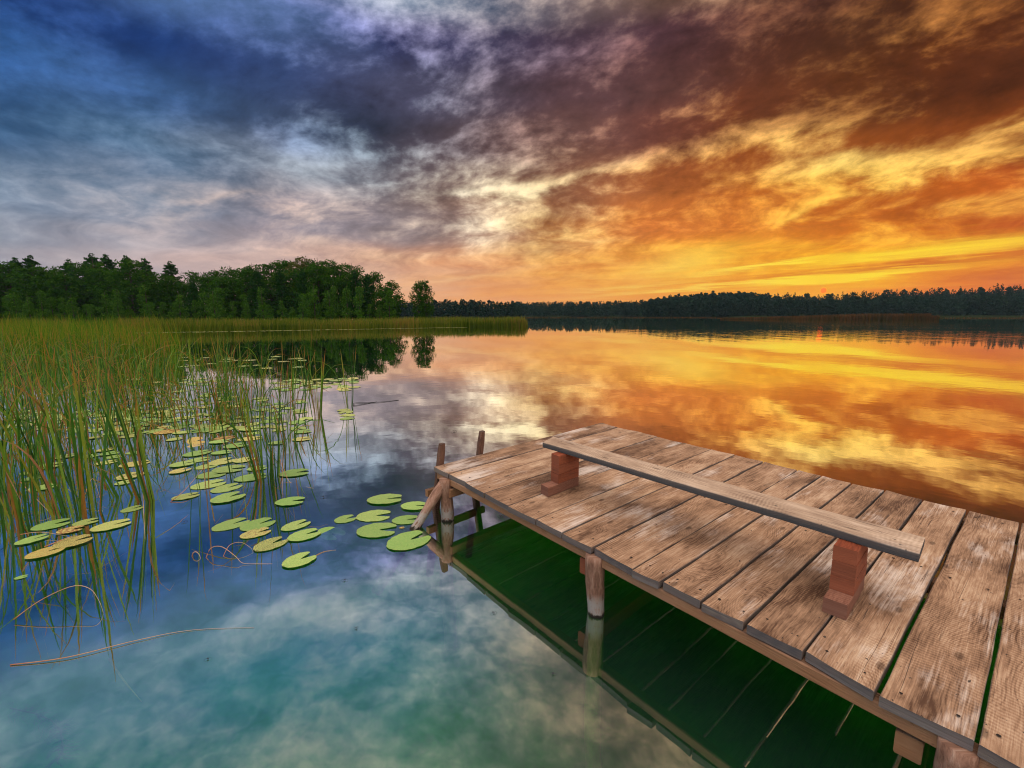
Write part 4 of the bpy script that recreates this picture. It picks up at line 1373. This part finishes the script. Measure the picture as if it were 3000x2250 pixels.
zb = ZD - TH - .006
INX = AB * .05
mb = MB()
beam(mb, NE[0] + INX + dirE * .05 + Vector((0, 0, zb - ZD)), NE[-1] + INX + Vector((0, 0, zb - ZD)), .07, .066, 31)
dpart(mb, 'edge_beam', M_BEAM)
mb = MB()
beam(mb, FE[0] - INX * 2 + dirE * .05 + Vector((0, 0, zb - ZD)), FE[-1] - INX * 2 + Vector((0, 0, zb - ZD)), .07, .085, 32)
dpart(mb, 'edge_beam', M_BEAM)
mb = MB()
mN, mF = NE[0].lerp(FE[0], .5), NE[-1].lerp(FE[-1], .5)
beam(mb, mN + dirE * .05 + Vector((0, 0, zb - ZD)), mF + Vector((0, 0, zb - ZD)), .08, .085, 33)
dpart(mb, 'edge_beam', M_BEAM)
zc = zb - .090
c1 = at(1313, 1443, zc - .04)
c2 = at(1713, 1658, zc - .05)
for (p, wd, ht, pid, mt) in ((c1, .085, .085, 35, M_BEAM), (c2, .085, .115, 36, M_BLOCK), (c2 + dirE * 1.75, .085, .1, 37, M_BEAM), (c2 + dirE * 3.3, .085, .1, 38, M_BEAM)):
    mb = MB()
    a = Vector((p.x, p.y, zc))
    beam(mb, a, a + AB * 2.86, wd, ht, pid)
    o = dpart(mb, 'cross_beam', mt)
    if pid == 36:
        o['label'] = 'cross beam with raw orange sawn end'
p1, p2 = at(1309, 1526), at(1751, 1801)
ids = 50
for (b, top, r0, r1) in ((p1, (-.01, .02, zb), .066, .058), (p2, (-.02, .02, zb), .056, .066), (p2 + dirE * 1.75, (0, 0, zb), .06, .06), (p2 + dirE * 3.3, (0, 0, zb), .06, .06),
                         (p1 + AB * 2.45, (0, 0, zb), .06, .055), (p2 + AB * 2.45, (0, 0, zb), .06, .06), (p2 + AB * 2.45 + dirE * 1.75, (0, 0, zb), .06, .06), (p2 + AB * 2.45 + dirE * 3.3, (0, 0, zb), .06, .06)):
    mb = MB()
    ids += 1
    base = Vector((b.x, b.y, -1.4))
    tp = Vector((b.x + top[0], b.y + top[1], top[2]))
    path = []
    for k in range(30):
        t = k / 29
        q = base.lerp(tp, t)
        q += Vector((.012 * math.sin(t * 9 + ids), .012 * math.cos(t * 7 + ids), 0)) * min(1, (1 - t) * 6)
        path.append(q)
    tube(mb, path, [r0 + (r1 - r0) * max(0, (q.z + .1)) / .5 for q in path], 20, ids, zattr=True)
    dpart(mb, 'post', M_LOG, True)
# slanting log brace
mb = MB()
bt, tp = at(1218, 1546, 0), at(1297, 1418, .37)
d = (tp - bt)
path = [bt - d * 1.4 + d * 2.42 * k / 23 for k in range(24)]
tube(mb, path, [.046 + .006 * math.sin(k * .7) for k in range(24)], 18, 71, zattr=True)
o = dpart(mb, 'brace', M_BRACE, True)
# ladder at the end of the dock
ladder = bpy.data.objects.new('ladder', None)
C.objects.link(ladder)
ladder.parent = dock
ladder.matrix_parent_inverse = Matrix.Translation(-dock.location)
r1b, r1m = at(1277, 1490, 0), at(1289, 1363, .47)
dr = (r1m - r1b).normalized()
off = at(1405, 1331, .47) - r1m
for k, top_z in ((0, .70), (1, .735)):
    mb = MB()
    a = r1b - dr * .75 + off * k
    b_ = r1b + dr * (top_z / dr.z) + off * k
    sx = Vector((off.x, off.y, 0)).normalized()
    sy = dr.cross(sx).normalized()
    hw, hd = .036, .026
    vs, wc, eg = [], [], []
    n = 14
    for i in range(n + 1):
        q = a.lerp(b_, i / n)
        cf = .82 if i == n else 1
        jj = .003 * mnoise.noise(Vector((i * .9, k * 5, 0)))
        for (ax_, ay_) in ((-1, -.7), (-.7, -1), (.7, -1), (1, -.7), (1, .7), (.7, 1), (-.7, 1), (-1, .7)):
            vs.append(q + sx * (hw * ax_ * cf + jj) + sy * (hd * ay_ * cf + jj))
            wc.append(((b_ - a).length * i / n, ax_ * hw + ay_ * .03, 61 + k))
            eg.append(0)
    fs = [(i * 8 + j, i * 8 + (j + 1) % 8, (i + 1) * 8 + (j + 1) % 8, (i + 1) * 8 + j) for i in range(n) for j in range(8)]
    mb.add(vs, fs, wc, eg)
    mb.add(vs[-8:], [tuple(range(8))], [(x_ * .1, y_ * .1, 66) for x_, y_ in ((0, 0), (1, 0), (2, 0), (3, 0), (3, 1), (2, 1), (1, 1), (0, 1))], .6)
    dpart(mb, 'rail', M_RAIL, False, ladder)
for zr in (.205, -.13):
    mb = MB()
    ra = r1b + dr * (zr / dr.z)
    side = Vector((off.x, off.y, 0)).normalized()
    back_ = Vector((-side.y, side.x, 0)) * .05
    beam(mb, ra - side * .13 + back_ * .2 + Vector((0, 0, .035)), ra + off + side * .10 + back_ * .2 + Vector((0, 0, .035)), .045, .075, 68)
    dpart(mb, 'rung', M_BEAM, False, ladder)

# ------------------------------------------------------------------ bench standing on the dock
ZT = ZD + .002
bench = empty('bench', at(2010, 1500, ZT))
tag(bench, 'long low plank bench on two stacks of reddish timber blocks', 'bench')


def bpart(mb, name, mat, parent=None):
    o = mb.obj(name, mat, parent or bench)
    if parent is None:
        o.matrix_parent_inverse = Matrix.Translation(-bench.location)
    return o


BH = .082
ZS = ZT + 4 * BH
TS = .047
zt = ZS + TS
mb = MB()
sl, sb = at(1590, 1296, zt), at(1622, 1279, zt)
er, eb = at(2694, 1622, zt), at(2711, 1573, zt)
board(mb, sl, sb, er, eb, TS, 81, .012, 30, .005)
bpart(mb, 'seat', M_BENCH)


def support(front_l, front_r, length, setback, pid):
    sup = bpy.data.objects.new('support', None)
    C.objects.link(sup)
    sup.parent = bench
    sup.matrix_parent_inverse = Matrix.Translation(-bench.location)
    a0, b0 = front_l, front_r
    for k in range(4):
        mb = MB()
        sb_ = 0 if k == 0 else setback + rnd.uniform(-.002, .002)
        js = dirE * (rnd.uniform(-.002, .002) if k else 0)
        ln = length - sb_ + (rnd.uniform(-.012, .012) if k else 0)
        up = Vector((0, 0, BH * (k + 1) - .0005))
        a = a0 + AB * sb_ + js + up
        b = b0 + AB * sb_ + js + up
        board(mb, a, b, a + AB * ln, b + AB * ln, BH - .001, pid + (k > 0) * .13 * k, .002, 8, .003)
        o = bpart(mb, 'block', M_FOOT if k == 0 else M_BLOCK, sup)


support(at(1584.5, 1445, ZT), at(1606, 1457, ZT), .405, .13, 91)
support(at(2406.9, 1790.8, ZT), at(2479, 1818, ZT), .40, .11, 96)

# ------------------------------------------------------------------ dry stalks on the water, twig, insects, weed
def stalk(pts, rad, label, tip=.25, name='dry_stalk', mat=None, cat='dry stalk', n=26):
    """ribbon-round stalk through picked points (px, py, height)"""
    P = [at(x, y, z) for x, y, z in pts]
    path = []
    m = len(P)
    for i in range(n + 1):
        t = i / n * (m - 1)
        k = min(int(t), m - 2)
        f = t - k
        p0, p1_, p2_, p3 = P[max(k - 1, 0)], P[k], P[k + 1], P[min(k + 2, m - 1)]
        q = .5 * ((2 * p1_) + (p2_ - p0) * f + (2 * p0 - 5 * p1_ + 4 * p2_ - p3) * f * f + (3 * p1_ - p0 - 3 * p2_ + p3) * f ** 3)
        path.append(q)
    mb = MB()
    rr_ = [rad * (1 - (1 - tip) * i / n) for i in range(n + 1)]
    tube(mb, path, rr_, 6, 3)
    mb.wc = [(i // 6 / n, .5, .5) for i in range(len(mb.v))]
    o = link(name, mb.mesh(name, True), mat or M_DRY)
    return tag(o, label, cat)


stalk([(30, 1948, .004), (200, 1925, .01), (400, 1876, .008), (560, 1846, .004), (745, 1838, .003)], .0032, 'long pale stalk floating across the near left water')
stalk([(40, 1815, .02), (120, 1758, .10), (210, 1718, .15), (262, 1724, .14), (290, 1760, .07), (303, 1796, .0)], .0035, 'reddish stalk arched out of the water at the left')
stalk([(603, 1637, -.01), (618, 1606, .07), (650, 1602, .085), (690, 1630, .05), (712, 1650, .01), (760, 1651, .004), (798, 1651, .002)], .0038, 'curled tan stalk looping over the water')
stalk([(652, 1635, -.01), (672, 1598, .06), (705, 1589, .07), (733, 1604, .03), (742, 1618, 0)], .003, 'second curled stalk touching the dotted pad')
stalk([(563, 1632, -.01), (566, 1620, .03), (575, 1617, .04), (584, 1626, .02), (588, 1638, -.01)], .005, 'tiny ring of curled dry leaf on the water')
stalk([(418, 1382, .18), (419, 1434, .05), (421, 1500, .012), (425, 1580, .004)], .006, 'dry stem bent down before the front reed clump')
stalk([(60, 1412, .22), (115, 1470, .10), (160, 1516, -.01)], .005, 'thin rusty stem slanting at the far left')
stalk([(236, 1490, .0), (252, 1440, .10), (272, 1402, .19), (290, 1450, .08), (302, 1505, -.01)], .004, 'folded brown stem behind the olive speckled pad')
stalk([(500, 1470, .004), (545, 1432, .07), (596, 1372, .12), (598, 1384, .10), (600, 1440, 0)], .004, 'kinked red-brown stem leaning over the olive pad')
stalk([(634, 1272, .15), (672, 1320, .09), (704, 1357, .01)], .004, 'short brown stem across the pads of the raft')
stalk([(820, 1345, .12), (828, 1380, .06), (826, 1464, .0)], .004, 'broken pale stem hanging before the dense reed clump')
stalk([(832, 1374, .09), (852, 1414, .0), (918, 1430, .004)], .004, 'broken stem lying right of the dense reed clump')
stalk([(60, 1566, .03), (120, 1559, .04), (200, 1571, .02)], .004, 'dry leaf lying across the scratched green pad')
stalk([(130, 1602, .02), (200, 1575, .03), (230, 1567, .02)], .005, 'dry leaf strip lying on the golden pad')
stalk([(320, 1930, -.08), (360, 1990, -.14), (415, 2056, -.22)], .008, 'pale stalk drowned under the surface')
stalk([(920, 1630, .002), (950, 1616, .002), (985, 1611, .002)], .003, 'fine stalk tip trailing from the nearest middle pad')
stalk([(1104, 1177, .004), (1040, 1188, .01), (1038, 1184, .012), (1042, 1180, .012), (1110, 1178, .01), (1168, 1172, .004)], .005, 'thin dark twig floating on the open water', 1, 'twig', M_BUG, 'twig')
# feathery weed in the near left corner
mb = MB()
P = [at(x, y, -.015) for x, y in ((30, 2075), (100, 2090), (150, 2110), (178, 2140), (185, 2190), (170, 2225))]
for k in range(len(P) - 1):
    tube(mb, [P[k], P[k].lerp(P[k + 1], .5), P[k + 1]], [.004] * 3, 5, cap=False)
    for i in range(26):
        q = P[k].lerp(P[k + 1], rnd.random())
        a = rnd.uniform(0, 6.28)
        l = rnd.uniform(.03, .085)
        mid = q + Vector((math.cos(a) * l * .6, math.sin(a) * l * .6, .0))
        end = q + Vector((math.cos(a + .4) * l, math.sin(a + .4) * l, -.02))
        tube(mb, [q, mid, end], [.0016, .0012, .0005], 3, cap=False)
tag(mb.obj('water_weed', M_WEED), 'feathery water weed just under the surface in the near corner', 'water weed')


def strider_mesh():
    mb = MB()
    tube(mb, [(-.008, 0, .006), (-.003, 0, .007), (.003, 0, .007), (.008, 0, .006)], [.0008, .0022, .002, .0008], 6)
    for sx_, rx in ((.006, .006), (0, .016), (-.002, -.018)):
        for sd in (-1, 1):
            tube(mb, [(sx_, sd * .001, .006), (sx_ + rx * .5, sd * .010, .010), (sx_ + rx, sd * .020, .001)], [.0007, .0006, .0005], 4)
    me = mb.mesh('water_strider')
    me.materials.append(M_BUG)
    return me


ST = strider_mesh()
for px, py, lab in ((1447, 1797, 'water strider on the bright water left of the dock reflection'), (1467, 1515, 'water strider between the ladder reflection and the dock'), (1620, 1975, 'water strider low in the blue water'),
                    (609, 1932, 'water strider in the dark blue patch of reflection'), (235, 1754, 'water strider under the arched red stalk'), (210, 1702, 'water strider near the golden pad'), (195, 1778, 'water strider beside the dark reed reflections'),
                    (1010, 1701, 'water strider out in the calm middle water'), (540, 1530, 'water strider left of the long fresh green pad'), (948, 1457, 'water strider behind the half sunk pad'), (1330, 1265, 'water strider on the cloud reflection beyond the ladder'), (1042, 1842, 'water strider on the pale blue water')):
    p = at(px, py, 0)
    o = link('water_strider', ST)
    o.location = (p.x, p.y, .001)
    o.rotation_euler = (0, 0, rnd.uniform(0, 6.28))
    s_ = max(.8, min(2.0, p.y / 3.2))
    o.scale = (s_, s_, s_)
    tag(o, lab, 'insect', 'water striders on the lake')
